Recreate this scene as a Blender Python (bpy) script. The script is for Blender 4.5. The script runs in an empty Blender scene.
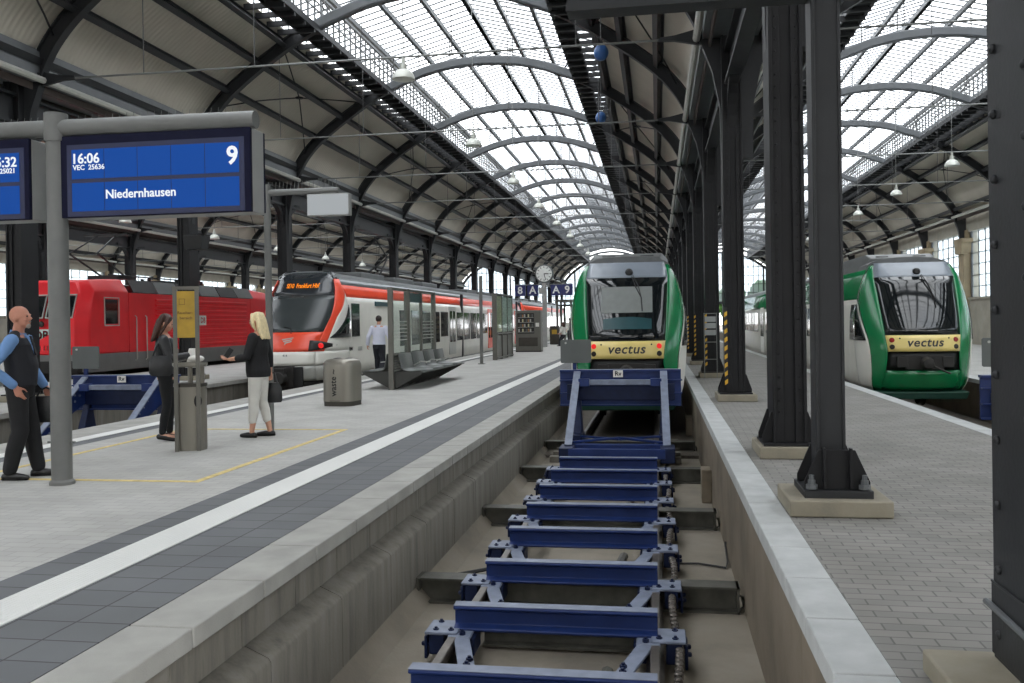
import bpy, bmesh, math, random
from mathutils import Vector, Matrix, Quaternion
random.seed(7)
PI = math.pi
SC = bpy.context.scene
COL = SC.collection

# ------------------------------------------------------------------ mesh builder
class MB:
    def __init__(s, off=(0, 0, 0)):
        s.v = []; s.f = []; s.m = []; s.cur = 0; s.off = Vector(off)
    def _add(s, pts, faces):
        b = len(s.v)
        s.v += [Vector(p) + s.off for p in pts]
        for f in faces:
            s.f.append([b + i for i in f]); s.m.append(s.cur)
        return s
    def box(s, x0, x1, y0, y1, z0, z1):
        p = [(x0,y0,z0),(x1,y0,z0),(x1,y1,z0),(x0,y1,z0),(x0,y0,z1),(x1,y0,z1),(x1,y1,z1),(x0,y1,z1)]
        return s.hexa(p)
    def hexa(s, p):
        return s._add(p, [(0,3,2,1),(4,5,6,7),(0,1,5,4),(1,2,6,5),(2,3,7,6),(3,0,4,7)])
    def cbox(s, c, d):
        return s.box(c[0]-d[0]/2, c[0]+d[0]/2, c[1]-d[1]/2, c[1]+d[1]/2, c[2]-d[2]/2, c[2]+d[2]/2)
    def bar(s, p, q, w, h, up=(0, 0, 1)):
        p = Vector(p); q = Vector(q); d = (q - p).normalized(); up = Vector(up)
        if abs(d.dot(up)) > .98: up = Vector((0, 1, 0))
        r = d.cross(up).normalized(); u = r.cross(d).normalized()
        a = r*w/2; b = u*h/2
        P = [p-a-b, p+a-b, p+a+b, p-a+b, q-a-b, q+a-b, q+a+b, q-a+b]
        return s._add(P, [(0,3,2,1),(4,5,6,7),(0,1,5,4),(1,2,6,5),(2,3,7,6),(3,0,4,7)])
    def tube(s, pts, r, n=8, closed_ends=True):
        pts = [Vector(p) for p in pts]; k = len(pts)
        rr = r if isinstance(r, (list, tuple)) else [r]*k
        rings = []; u = None
        for i in range(k):
            t = (pts[min(i+1, k-1)] - pts[max(i-1, 0)]).normalized()
            if u is None:
                a = Vector((0, 0, 1)) if abs(t.z) < .9 else Vector((1, 0, 0))
                u = t.cross(a).normalized()
            else:
                u = (u - t*u.dot(t)).normalized()
            w = t.cross(u)
            rings.append([pts[i] + (u*math.cos(2*PI*j/n) + w*math.sin(2*PI*j/n))*rr[i] for j in range(n)])
        return s.loft(rings, True, closed_ends)
    def cap(s, pts, radii, n=12):
        """closed tapering limb with rounded ends"""
        pts = [Vector(p) for p in pts]; P = []; R = []
        d0 = (pts[0]-pts[1]).normalized(); d1 = (pts[-1]-pts[-2]).normalized()
        for a in (80, 55, 28):
            P.append(pts[0] + d0*radii[0]*math.sin(math.radians(a))); R.append(radii[0]*math.cos(math.radians(a)))
        P += pts; R += list(radii)
        for a in (28, 55, 80):
            P.append(pts[-1] + d1*radii[-1]*math.sin(math.radians(a))); R.append(radii[-1]*math.cos(math.radians(a)))
        return s.tube(P, R, n)
    def loft(s, rings, closed=True, caps=True):
        n = len(rings[0]); b = len(s.v); F = []
        P = [p for r in rings for p in r]
        for i in range(len(rings)-1):
            for j in range(n if closed else n-1):
                j2 = (j+1) % n
                F.append((i*n+j, i*n+j2, (i+1)*n+j2, (i+1)*n+j))
        if caps and closed:
            F.append(tuple(range(n-1, -1, -1))); F.append(tuple((len(rings)-1)*n + j for j in range(n)))
        return s._add(P, F)
    def ell_loft(s, secs, n=16):
        """secs: (centre, rx, ry) horizontal ellipses stacked up"""
        return s.loft([[(c[0]+rx*math.cos(2*PI*j/n), c[1]+ry*math.sin(2*PI*j/n), c[2]) for j in range(n)] for c, rx, ry in secs])
    def extr(s, poly, axis, a, b):
        def P(u, w, t):
            return {'x': (t, u, w), 'y': (u, t, w), 'z': (u, w, t)}[axis]
        return s.loft([[P(u, w, a) for u, w in poly], [P(u, w, b) for u, w in poly]])
    def lathe(s, prof, c=(0, 0, 0), n=16, axis='z'):
        rings = []
        for r, h in prof:
            ring = []
            for j in range(n):
                x, y = max(r, 1e-4)*math.cos(2*PI*j/n), max(r, 1e-4)*math.sin(2*PI*j/n)
                q = {'z': (x, y, h), 'y': (x, h, y), 'x': (h, x, y)}[axis]
                ring.append((c[0]+q[0], c[1]+q[1], c[2]+q[2]))
            rings.append(ring)
        return s.loft(rings)
    def ell(s, c, r, n=12, rot=None):
        rings = []; c = Vector(c)
        for i in range(1, n):
            a = PI*i/n - PI/2
            ring = []
            for j in range(n+4):
                t = 2*PI*j/(n+4)
                q = Vector((r[0]*math.cos(a)*math.cos(t), r[1]*math.cos(a)*math.sin(t), r[2]*math.sin(a)))
                if rot: q = rot @ q
                ring.append(c + q)
            rings.append(ring)
        return s.loft(rings)
    def grid(s, rows):
        return s.loft(rows, False, False)
    def sweepxz(s, path, sec, y, flip=1):
        """sweep a section (normal offset, y offset) along a path in the XZ plane"""
        rings = []; k = len(path)
        for i in range(k):
            a = path[max(i-1, 0)]; b = path[min(i+1, k-1)]
            tx, tz = b[0]-a[0], b[1]-a[1]; L = math.hypot(tx, tz) or 1
            nx, nz = -tz/L*flip, tx/L*flip
            rings.append([(path[i][0]+nx*o, y+dy, path[i][1]+nz*o) for o, dy in sec])
        return s.loft(rings)
    def mesh(s, name, smooth=35, weld=False):
        me = bpy.data.meshes.new(name)
        me.from_pydata([tuple(v) for v in s.v], [], s.f)
        bm = bmesh.new(); bm.from_mesh(me)
        if weld: bmesh.ops.remove_doubles(bm, verts=bm.verts, dist=2e-5)
        bmesh.ops.recalc_face_normals(bm, faces=bm.faces)
        bm.to_mesh(me); bm.free()
        if smooth:
            me.shade_smooth(); me.set_sharp_from_angle(angle=math.radians(smooth))
        return me
    def build(s, name, m, parent=None, smooth=35, bevel=0, solid=0, weld=False):
        me = s.mesh(name, smooth, weld)
        o = bpy.data.objects.new(name, me); COL.objects.link(o)
        for mm in (m if isinstance(m, (list, tuple)) else [m]): me.materials.append(mm)
        if isinstance(m, (list, tuple)):
            for i, p in enumerate(me.polygons): p.material_index = s.m[i]
        if parent is not None: o.parent = parent
        if solid:
            md = o.modifiers.new('s', 'SOLIDIFY'); md.thickness = solid; md.offset = 0
        if bevel:
            md = o.modifiers.new('b', 'BEVEL'); md.width = bevel; md.segments = 2; md.limit_method = 'ANGLE'
        return o

def tag(o, label, cat, group=None):
    o['label'] = label; o['category'] = cat
    if group: o['group'] = group
    return o
def thing(name, label, cat, loc=(0, 0, 0), rz=0, group=None):
    o = bpy.data.objects.new(name, None); COL.objects.link(o)
    o.empty_display_size = .2; o.location = loc; o.rotation_euler = (0, 0, rz)
    return tag(o, label, cat, group)
SETTING = {'platform_body':'floor','platform_edge_slabs':'floor','paving_dark_band':'floor','tactile_strip':'floor','platform_paving':'floor','pit_upper_wall':'wall_pit','pit_lower_wall':'wall_pit','pit_fillet':'trim_1','pit_floor':'floor','kerb_wall':'wall_kerb','kerb_stones':'trim_2','track_bed':'floor','ground_outside':'ground','painted_yellow_line':'floor_marking',
 'roof_sheeting':'ceiling','purlin':'trim_3','gutter_pipe':'trim_4','gutter_board':'trim_5','roof_walkway':'trim_6','walkway_lattice':'trim_7','lantern_glass':'window_roof','lantern_purlin':'trim_8','valley_gutter':'trim_9','longitudinal_beam':'beam','pilaster':'pillar'}
def struct(o, label=None):
    o['kind'] = 'structure'
    b = o.name.split('.')[0]
    if b in SETTING: o.name = SETTING[b]; o.data.name = SETTING[b]
    if label: o['label'] = label
    return o
def kids(o): return [c for c in bpy.data.objects if c.parent == o]
def dup(o, parent=None, loc=None, rz=None, label=None):
    c = o.copy(); COL.objects.link(c)
    if parent is not None: c.parent = parent
    if loc is not None: c.location = loc
    if rz is not None: c.rotation_euler = (0, 0, rz)
    if label: c['label'] = label
    for ch in kids(o): dup(ch, c)
    return c
ORD = ['first','second','third','fourth','fifth','sixth','seventh','eighth','ninth','tenth','eleventh','twelfth','thirteenth','fourteenth','fifteenth','sixteenth','seventeenth','eighteenth','nineteenth','twentieth','twenty-first','twenty-second']

# ------------------------------------------------------------------ materials
def lin(c):
    return tuple(((x/255)/12.92 if x/255 <= .04045 else ((x/255+.055)/1.055)**2.4) for x in c)
def nodes(name):
    m = bpy.data.materials.new(name); m.use_nodes = True
    nt = m.node_tree; b = nt.nodes['Principled BSDF']
    return m, nt, b
def nn(nt, t, **k):
    n = nt.nodes.new(t)
    for a, v in k.items(): setattr(n, a, v)
    return n
def mat(name, c, rough=.5, metal=0, var=.08, scale=6, bump=0, bscale=60, coat=0, spec=.5, stretch=(1,1,1)):
    m, nt, b = nodes(name); L = nt.links.new
    c = lin(c)
    tc = nn(nt, 'ShaderNodeTexCoord'); mp = nn(nt, 'ShaderNodeMapping'); L(tc.outputs['Object'], mp.inputs[0])
    mp.inputs['Scale'].default_value = stretch
    n = nn(nt, 'ShaderNodeTexNoise'); n.inputs['Scale'].default_value = scale; n.inputs['Detail'].default_value = 5
    L(mp.outputs[0], n.inputs['Vector'])
    r = nn(nt, 'ShaderNodeValToRGB')
    r.color_ramp.elements[0].position = .3; r.color_ramp.elements[1].position = .7
    r.color_ramp.elements[0].color = (*[x*(1-var) for x in c], 1)
    r.color_ramp.elements[1].color = (*[min(1, x*(1+var)) for x in c], 1)
    L(n.outputs['Fac'], r.inputs[0]); L(r.outputs[0], b.inputs['Base Color'])
    b.inputs['Roughness'].default_value = rough; b.inputs['Metallic'].default_value = metal
    b.inputs['Specular IOR Level'].default_value = spec
    if coat: b.inputs['Coat Weight'].default_value = coat; b.inputs['Coat Roughness'].default_value = .08
    if bump:
        n2 = nn(nt, 'ShaderNodeTexNoise'); n2.inputs['Scale'].default_value = bscale; n2.inputs['Detail'].default_value = 4
        L(tc.outputs['Object'], n2.inputs['Vector'])
        bp = nn(nt, 'ShaderNodeBump'); bp.inputs['Strength'].default_value = bump; bp.inputs['Distance'].default_value = .01
        L(n2.outputs['Fac'], bp.inputs['Height']); L(bp.outputs[0], b.inputs['Normal'])
    return m
def paver(name, c1, c2, mort, bw, rh, ms=.006, rot=0, rough=.8, off=.5, grime=.18, bump=.25):
    m, nt, b = nodes(name); L = nt.links.new
    tc = nn(nt, 'ShaderNodeTexCoord'); mp = nn(nt, 'ShaderNodeMapping'); L(tc.outputs['Object'], mp.inputs[0])
    mp.inputs['Rotation'].default_value = (0, 0, rot)
    br = nn(nt, 'ShaderNodeTexBrick'); br.offset = off
    br.inputs['Color1'].default_value = (*lin(c1), 1); br.inputs['Color2'].default_value = (*lin(c2), 1); br.inputs['Mortar'].default_value = (*lin(mort), 1)
    br.inputs['Scale'].default_value = 1; br.inputs['Brick Width'].default_value = bw; br.inputs['Row Height'].default_value = rh
    br.inputs['Mortar Size'].default_value = ms; br.inputs['Mortar Smooth'].default_value = .3; br.inputs['Bias'].default_value = 0
    L(mp.outputs[0], br.inputs['Vector'])
    n = nn(nt, 'ShaderNodeTexNoise'); n.inputs['Scale'].default_value = 1.3; n.inputs['Detail'].default_value = 7
    L(tc.outputs['Object'], n.inputs['Vector'])
    r = nn(nt, 'ShaderNodeValToRGB'); r.color_ramp.elements[0].position = .3; r.color_ramp.elements[1].position = .65
    g = 1-grime; r.color_ramp.elements[0].color = (g, g, g*.98, 1); r.color_ramp.elements[1].color = (1, 1, 1, 1)
    L(n.outputs['Fac'], r.inputs[0])
    mx = nn(nt, 'ShaderNodeMix', data_type='RGBA', blend_type='MULTIPLY'); mx.inputs[0].default_value = 1
    L(br.outputs['Color'], mx.inputs[6]); L(r.outputs[0], mx.inputs[7]); L(mx.outputs[2], b.inputs['Base Color'])
    b.inputs['Roughness'].default_value = rough
    bp = nn(nt, 'ShaderNodeBump'); bp.inputs['Strength'].default_value = bump; bp.inputs['Distance'].default_value = .006; bp.invert = True
    L(br.outputs['Fac'], bp.inputs['Height']); L(bp.outputs[0], b.inputs['Normal'])
    return m
def concrete(name, c, stain=.4, scale=1.2, streak=False, rough=.85):
    m, nt, b = nodes(name); L = nt.links.new; c = lin(c)
    tc = nn(nt, 'ShaderNodeTexCoord'); mp = nn(nt, 'ShaderNodeMapping'); L(tc.outputs['Object'], mp.inputs[0])
    if streak: mp.inputs['Scale'].default_value = (3, 3, .35)
    n = nn(nt, 'ShaderNodeTexNoise'); n.inputs['Scale'].default_value = scale; n.inputs['Detail'].default_value = 9; n.inputs['Roughness'].default_value = .62
    L(mp.outputs[0], n.inputs['Vector'])
    r = nn(nt, 'ShaderNodeValToRGB'); r.color_ramp.elements[0].position = .28; r.color_ramp.elements[1].position = .68
    r.color_ramp.elements[0].color = (*[x*(1-stain) for x in c], 1); r.color_ramp.elements[1].color = (*[x*1.08 for x in c], 1)
    e = r.color_ramp.elements.new(.5); e.color = (*[x*(1-stain*.25)*w for x, w in zip(c, (1.02, 1, .95))], 1)
    L(n.outputs['Fac'], r.inputs[0]); L(r.outputs[0], b.inputs['Base Color']); b.inputs['Roughness'].default_value = rough
    n2 = nn(nt, 'ShaderNodeTexNoise'); n2.inputs['Scale'].default_value = 45; n2.inputs['Detail'].default_value = 6; L(tc.outputs['Object'], n2.inputs['Vector'])
    bp = nn(nt, 'ShaderNodeBump'); bp.inputs['Strength'].default_value = .3; bp.inputs['Distance'].default_value = .008
    L(n2.outputs['Fac'], bp.inputs['Height']); L(bp.outputs[0], b.inputs['Normal'])
    return m
def wavy(name, c, period, axis='Y', depth=.5, rough=.6, var=.06):
    """sheet with fine parallel corrugations"""
    m, nt, b = nodes(name); L = nt.links.new; c = lin(c)
    tc = nn(nt, 'ShaderNodeTexCoord')
    w = nn(nt, 'ShaderNodeTexWave', wave_type='BANDS', bands_direction=axis); w.inputs['Scale'].default_value = 2*PI/period/20
    L(tc.outputs['Object'], w.inputs['Vector'])
    n = nn(nt, 'ShaderNodeTexNoise'); n.inputs['Scale'].default_value = .8; n.inputs['Detail'].default_value = 6; L(tc.outputs['Object'], n.inputs['Vector'])
    r = nn(nt, 'ShaderNodeValToRGB'); r.color_ramp.elements[0].position = .3; r.color_ramp.elements[1].position = .7
    r.color_ramp.elements[0].color = (*[x*(1-var*2) for x in c], 1); r.color_ramp.elements[1].color = (*c, 1)
    L(n.outputs['Fac'], r.inputs[0]); L(r.outputs[0], b.inputs['Base Color']); b.inputs['Roughness'].default_value = rough
    bp = nn(nt, 'ShaderNodeBump'); bp.inputs['Strength'].default_value = depth; bp.inputs['Distance'].default_value = .02
    L(w.outputs['Fac'], bp.inputs['Height']); L(bp.outputs[0], b.inputs['Normal'])
    return m
def glass(name, tint=(235, 240, 240), trans=.85, rough=.05, refl=None):
    m, nt, b = nodes(name); L = nt.links.new
    tr = nn(nt, 'ShaderNodeBsdfTransparent'); tr.inputs[0].default_value = (*lin(tint), 1)
    b.inputs['Base Color'].default_value = (*lin(refl or (200, 205, 205)), 1); b.inputs['Roughness'].default_value = rough
    mx = nn(nt, 'ShaderNodeMixShader'); mx.inputs[0].default_value = trans
    L(b.outputs[0], mx.inputs[1]); L(tr.outputs[0], mx.inputs[2]); L(mx.outputs[0], nt.nodes['Material Output'].inputs[0])
    return m
def emit(name, c, s, rough=.3):
    m, nt, b = nodes(name)
    b.inputs['Base Color'].default_value = (*[x*.12 for x in lin(c)], 1); b.inputs['Specular IOR Level'].default_value = .2; b.inputs['Emission Color'].default_value = (*lin(c), 1)
    b.inputs['Emission Strength'].default_value = s; b.inputs['Roughness'].default_value = rough
    return m

M = {
 'pave_l': paver('light paving', (172,171,167), (164,163,160), (150,149,146), .24, .12, .005, 0, grime=.16),
 'slab_d': paver('dark slabs', (100,102,104), (92,94,97), (60,61,62), .34, .27, .007, 0, off=0, grime=.15),
 'slab_e': mat('edge slab stone', (150,149,144), .85, 0, .14, 3, .3, 120),
 'strip': wavy('white tactile strip', (214,214,210), .03, 'X', .35),
 'pave_r': paver('grey block paving', (137,134,129), (125,123,119), (100,98,95), .2, .1, .006, 0.02, grime=.22, bump=.35),
 'kerb_r': mat('pale kerb stone', (172,174,173), .85, 0, .12, 4, .3, 100),
 'mark_y': mat('worn yellow paint', (198,178,116), .8, 0, .25, 12),
 'floor_pit': concrete('pit floor concrete', (134,127,116), .42, .9),
 'wall_pit': concrete('pit wall concrete', (116,113,106), .5, 2.2, True),
 'wall_r': concrete('kerb wall concrete', (118,108,94), .45, 1.5),
 'plinth': concrete('plinth concrete', (140,134,120), .25, 3),
 'ballast': concrete('track ballast', (92,86,78), .6, 14),
 'sleeper': concrete('sleeper concrete', (118,114,106), .35, 4),
 'steel': mat('dark grey painted steel', (40,41,43), .5, 0, .12, 5, .1, 40, spec=.35),
 'steel_d': mat('near black painted steel', (26,26,28), .55, 0, .12, 5, spec=.3),
 'steel_m': mat('mid grey painted steel', (92,95,97), .45, 0, .08, 4),
 'arc': mat('pale grey arch paint', (82,85,88), .5, 0, .08, 4),
 'rod': mat('thin rod steel', (70,70,70), .5),
 'tie': mat('galvanised tie rod', (120,122,120), .4, .3),
 'olive': mat('weathered steel beam', (74,73,66), .6, 0, .3, 7, .2, 50),
 'rail': mat('worn rail steel', (96,90,84), .4, .6, .3, 9),
 'railtop': mat('bright rail head', (150,148,145), .25, .9, .1),
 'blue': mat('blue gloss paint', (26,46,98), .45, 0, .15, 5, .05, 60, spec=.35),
 'blue_l': mat('pale blue paint', (112,120,138), .5, 0, .2, 8),  # lighter tone of the blue, also paints the lit beam tops
 'blue_d': mat('dark blue paint', (18,30,62), .5, 0, .2, 8, spec=.3),
 'panel': wavy('beige roof sheeting', (196,189,175), .16, 'Y', .5, .7, .07),
 'wallplaster': concrete('hall wall plaster', (150,146,136), .2, 1.2),
 'sandstone': concrete('sandstone pilaster', (150,136,112), .25, 2),
 'navy': mat('navy housing', (12,14,40), .6, 0, .05, 3, spec=.15),
 'scr': emit('blue screen', (0,72,160), .8, .5),
 'scr2': emit('pale blue screen', (34,110,170), .6),
 'scr_gap': mat('screen divider', (12,24,66), .4),
 'txt': emit('lit white lettering', (235,240,245), .95),
 'post': mat('grey post paint', (104,105,103), .45, 0, .08, 6),
 'housing': mat('pale grey housing', (148,149,147), .5, 0, .06, 4),
 'lightbox': emit('milky sign box', (206,212,216), .5),
 'stain': mat('brushed stainless', (136,132,123), .36, .7, .12, 5, 0, 60, stretch=(1,1,.08)),
 'stain_d': mat('dark stainless', (70,67,62), .45, .6, .12, 5),
 'yellow': mat('yellow panel', (176,142,44), .45, 0, .12, 9),
 'ytext': mat('brown print', (120,92,34), .6),
 'bench': mat('grey perforated seat', (96,99,97), .45, .2, .1, 90, .3, 250),
 'bench_d': mat('bench dark frame', (58,58,55), .5, .2),
 'alu': mat('bronze grey frame', (102,100,94), .45, .3, .06),
 'glass': glass('shelter glass', (244,248,246), .88, .03, (190,200,196)),
 'sky_glass': glass('roof glass', (246,248,250), .92, .25, (225,228,230)),
 'win_glass': glass('frosted window glass', (225,232,236), .7, .4, (225,230,232)),
 'train_glass': mat('dark train glass', (20,24,26), .06, 0, .1, 2, spec=.6),
 'ws': mat('windscreen glass', (22,26,28), .05, 0, .1, 2, spec=.7),
 'ws2': mat('grey windscreen glass', (58,63,64), .22, 0, .08, 2, spec=.5), 'blind': mat('windscreen blind', (120,124,122), .6),
 'teal': mat('dash teal', (20,66,72), .4),
 'green': mat('green train paint', (8,116,66), .25, 0, .06, 3, coat=.5),
 'guard': mat('dark green skirt', (22,62,50), .5), 'band': mat('cream yellow band', (226,204,126), .35, 0, .05, 4, coat=.3),
 'cowl': mat('grey cowl paint', (132,140,150), .25, 0, .06, 3, coat=.4),
 'hvac': mat('roof grey', (96,98,98), .5),
 'black': mat('matt black', (18,18,19), .5),
 'vtxt': mat('dark lettering', (44,44,44), .5),
 'twhite': mat('white train paint', (214,212,204), .4, 0, .05, 2, coat=.12),
 'tred': mat('coral red train paint', (226,74,46), .35, 0, .05, 3, coat=.2),
 'tgrey': mat('train light grey', (170,170,164), .4, 0, .06, 3),
 'roofsil': mat('silver roof', (128,132,134), .3, .4, .08, 3),
 'mask': mat('dark grey gloss mask', (44,48,52), .15, 0, .05, 3, coat=.4),
 'lred': mat('locomotive red', (214,20,32), .45, 0, .06, 2, coat=.1),
 'lgrey': mat('locomotive grey', (104,104,102), .5, 0, .08, 3),
 'lgrey_d': mat('locomotive dark grey', (84,88,87), .5, 0, .08, 3),
 'lwhite': mat('white paint', (216,214,208), .5),
 'lamp_r': emit('red tail lamp', (235,40,40), .9),
 'lamp_rd': mat('red lens', (150,30,30), .2),
 'lamp_k': mat('dark lens', (40,36,32), .2),
 'amber': emit('amber display', (255,140,20), 1.2),
 'under': mat('underframe', (36,34,32), .7, 0, .2, 6),
 'haz_y': mat('hazard yellow', (206,160,40), .5), 'haz_k': mat('hazard black', (26,26,26), .5),
 'sign_b': mat('sign blue', (26,34,92), .4), 'white': mat('sign white', (226,226,222), .5),
 'clockface': mat('clock face', (226,228,224), .4),
 'bulb': mat('lamp reflector', (196,198,190), .35, .2),
 'blueball': mat('blue ball', (50,92,150), .35),
 'pipe': mat('pale pipe', (176,176,168), .4, .2),
 'brickred': mat('dull red board', (84,74,70), .7),
 'skin': mat('skin', (196,146,122), .55, 0, .06, 12), 'skin_p': mat('ruddy skin', (186,128,106), .55, 0, .06, 12),
 'hair_br': mat('brown hair', (62,36,26), .5, 0, .35, 40, .6, 120, stretch=(3,3,.4)),
 'hair_bl': mat('blonde hair', (226,208,164), .5, 0, .2, 40, .6, 120, stretch=(3,3,.4)),
 'hair_gr': mat('grey beard', (150,142,134), .8, 0, .2, 60),
 'shirt_b': mat('blue shirt', (104,140,188), .8, 0, .06, 10, .3, 18), 'vest': mat('black waistcoat', (26,27,34), .8, 0, .1, 10, .3, 18),
 'cloth_k': mat('black cloth', (22,22,25), .85, 0, .15, 10, .3, 18), 'leather_k': mat('black leather', (28,29,32), .38, 0, .15, 10, .3, 25),
 'white_tr': mat('white trousers', (206,204,198), .85, 0, .05, 8, .3, 18), 'shoe': mat('black shoe', (20,19,19), .35),
 'shirt_w': mat('pale shirt', (206,208,224), .85, 0, .05, 8, .3, 18), 'hair_dk': mat('dark hair', (40,30,26), .6, 0, .2, 30),
 'jean': mat('dark trousers', (30,32,40), .85), 'bagw': mat('white bag', (224,222,216), .7),
 'leaf': mat('tree leaves', (72,112,52), .8, 0, .4, 3, .5, 8), 'bark': mat('bark', (80,66,52), .9),
 'notice': mat('notice grey', (150,152,150), .5), 'blind_y': mat('poster warm', (190,186,150), .5), 'poster': mat('poster pale', (196,206,200), .5),
 'snack': mat('snack packs', (150,110,70), .5, 0, .9, 22), 'cable': mat('cable', (30,30,30), .6),
}

# ------------------------------------------------------------------ lettering
def text_geo(s, size, bold=0, shear=0, space=1.0):
    cu = bpy.data.curves.new('lettering', 'FONT'); cu.body = s; cu.size = size; cu.offset = bold*size; cu.shear = shear
    cu.space_character = space; cu.align_x = 'CENTER'; cu.align_y = 'CENTER'; cu.extrude = .002; cu.resolution_u = 3
    o = bpy.data.objects.new('lettering', cu); COL.objects.link(o)
    dg = bpy.context.evaluated_depsgraph_get(); dg.update()
    me = bpy.data.meshes.new_from_object(o.evaluated_get(dg))
    vs = [v.co.copy() for v in me.vertices]; fs = [tuple(p.vertices) for p in me.polygons]
    bpy.data.objects.remove(o); bpy.data.curves.remove(cu); bpy.data.meshes.remove(me)
    return vs, fs
def lettering(s, size, m, parent, fn, bold=0, shear=0, space=1.0, name='lettering'):
    vs, fs = text_geo(s, size, bold, shear, space)
    mb = MB(); mb._add([fn(v.x, v.y, v.z) for v in vs], fs)
    return mb.build(name, m, parent, smooth=0)
def solidify_union(mb, name, m, parent, voxel=.01, smooth=4):
    """one continuous skin over overlapping closed pieces"""
    me = mb.mesh(name, 0); o = bpy.data.objects.new(name, me); COL.objects.link(o)
    r = o.modifiers.new('r', 'REMESH'); r.mode = 'VOXEL'; r.voxel_size = voxel
    k = o.modifiers.new('k', 'SMOOTH'); k.iterations = smooth; k.factor = .5
    dg = bpy.context.evaluated_depsgraph_get(); dg.update()
    me2 = bpy.data.meshes.new_from_object(o.evaluated_get(dg)); me2.name = name
    o.modifiers.clear(); o.data = me2; bpy.data.meshes.remove(me)
    me2.materials.clear(); me2.materials.append(m); me2.shade_smooth()
    o.parent = parent
    return o

# ------------------------------------------------------------------ camera, sky
cam = bpy.data.objects.new('camera', bpy.data.cameras.new('camera')); COL.objects.link(cam); SC.camera = cam
cam.data.sensor_width = 36; cam.data.lens = 898.85/1024*36
PSI, ALPHA, PIT = .1603, .0154, -.005
R = Matrix.Rotation(PSI, 4, 'Z') @ Matrix.Rotation(PI/2+PIT, 4, 'X') @ Matrix.Rotation(-ALPHA, 4, 'Z')
cam.matrix_world = Matrix.Translation((0, 0, 1.55)) @ R
cam.data.shift_x = 0; cam.data.shift_y = -(341.5-326.71)/1024
cam.data.clip_end = 600
w = bpy.data.worlds.new('overcast sky'); SC.world = w; w.use_nodes = True
bg = w.node_tree.nodes['Background']
wt = w.node_tree
tc = wt.nodes.new('ShaderNodeTexCoord'); ns = wt.nodes.new('ShaderNodeTexNoise'); ns.inputs['Scale'].default_value = 2.5; ns.inputs['Detail'].default_value = 5
rp = wt.nodes.new('ShaderNodeValToRGB'); rp.color_ramp.elements[0].color = (.86, .885, .92, 1); rp.color_ramp.elements[1].color = (1, .995, .98, 1)
rp.color_ramp.elements[0].position = .35; rp.color_ramp.elements[1].position = .6
wt.links.new(tc.outputs['Generated'], ns.inputs['Vector']); wt.links.new(ns.outputs['Fac'], rp.inputs[0]); wt.links.new(rp.outputs[0], bg.inputs[0])
bg.inputs[1].default_value = 5.7
vs_ = SC.view_settings
vs_.view_transform = 'Standard'; vs_.look = 'None'; vs_.exposure = 0; vs_.gamma = 1; vs_.use_curve_mapping = False
SC.cycles.max_bounces = 10; SC.cycles.diffuse_bounces = 5; SC.cycles.glossy_bounces = 3; SC.cycles.transparent_max_bounces = 16
SC.cycles.use_denoising = True
# ------------------------------------------------------------------ the hall
BAY = 7.0315; PH = .5112
def YK(k): return BAY*(k+PH)
KEND = 18
YEND = YK(KEND)
PRU = [(0,10.95),(1,10.89),(2,10.7),(2.8,10.42),(3.5,10.14),(4.2,9.78),(5,9.27),(5.6,8.85),(6.1,8.45),(6.5,8.06),(6.85,7.6),(7.15,7.0),(7.38,6.45),(7.5,5.8),(7.55,5.2)]
def zprof(u):
    u = abs(u)
    for (a, za), (b, zb) in zip(PRU, PRU[1:]):
        if a <= u <= b: return za+(zb-za)*(u-a)/(b-a)
    return 5.2
def smoothpath(pts, n=3):
    out = []
    for i in range(len(pts)-1):
        p0, p1, p2, p3 = pts[max(i-1,0)], pts[i], pts[i+1], pts[min(i+2,len(pts)-1)]
        for j in range(n):
            t = j/n
            out.append(tuple(.5*((2*b)+(-a+c)*t+(2*a-5*b+4*c-d)*t*t+(-a+3*b-3*c+d)*t**3) for a,b,c,d in zip(p0,p1,p2,p3)))
    return out+[pts[-1]]
PRS = smoothpath(PRU)
def offs(path, o):
    r = []
    for i in range(len(path)):
        a = path[max(i-1,0)]; b = path[min(i+1,len(path)-1)]
        tx, tz = b[0]-a[0], b[1]-a[1]; L = math.hypot(tx, tz)
        r.append((path[i][0]-tz/L*o*-1*-1, path[i][1]+tx/L*o))
    return r
def seg(path, u0, u1): return [p for p in path if u0-1e-6 <= p[0] <= u1+1e-6]

# --- ground of the hall: platforms, pits, kerbs
Y0 = 2.6
def slab(name, x0, x1, z0, z1, m, y0=Y0, y1=YEND, lab=None):
    return struct(MB().box(x0, x1, y0, y1, z0, z1).build(name, m), lab)
def segs(mb, x0, x1, z0, z1, L, gap, y0=Y0, y1=60):
    y = y0
    while y < y1:
        mb.box(x0, x1, y+gap/2, min(y+L, y1)-gap/2, z0, z1); y += L
    return mb
def psegs(mb, poly, L, gap, y0=Y0, y1=60):
    y = y0
    while y < y1:
        mb.extr(poly, 'y', y+gap/2, min(y+L, y1)-gap/2); y += L
    return mb
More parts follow.
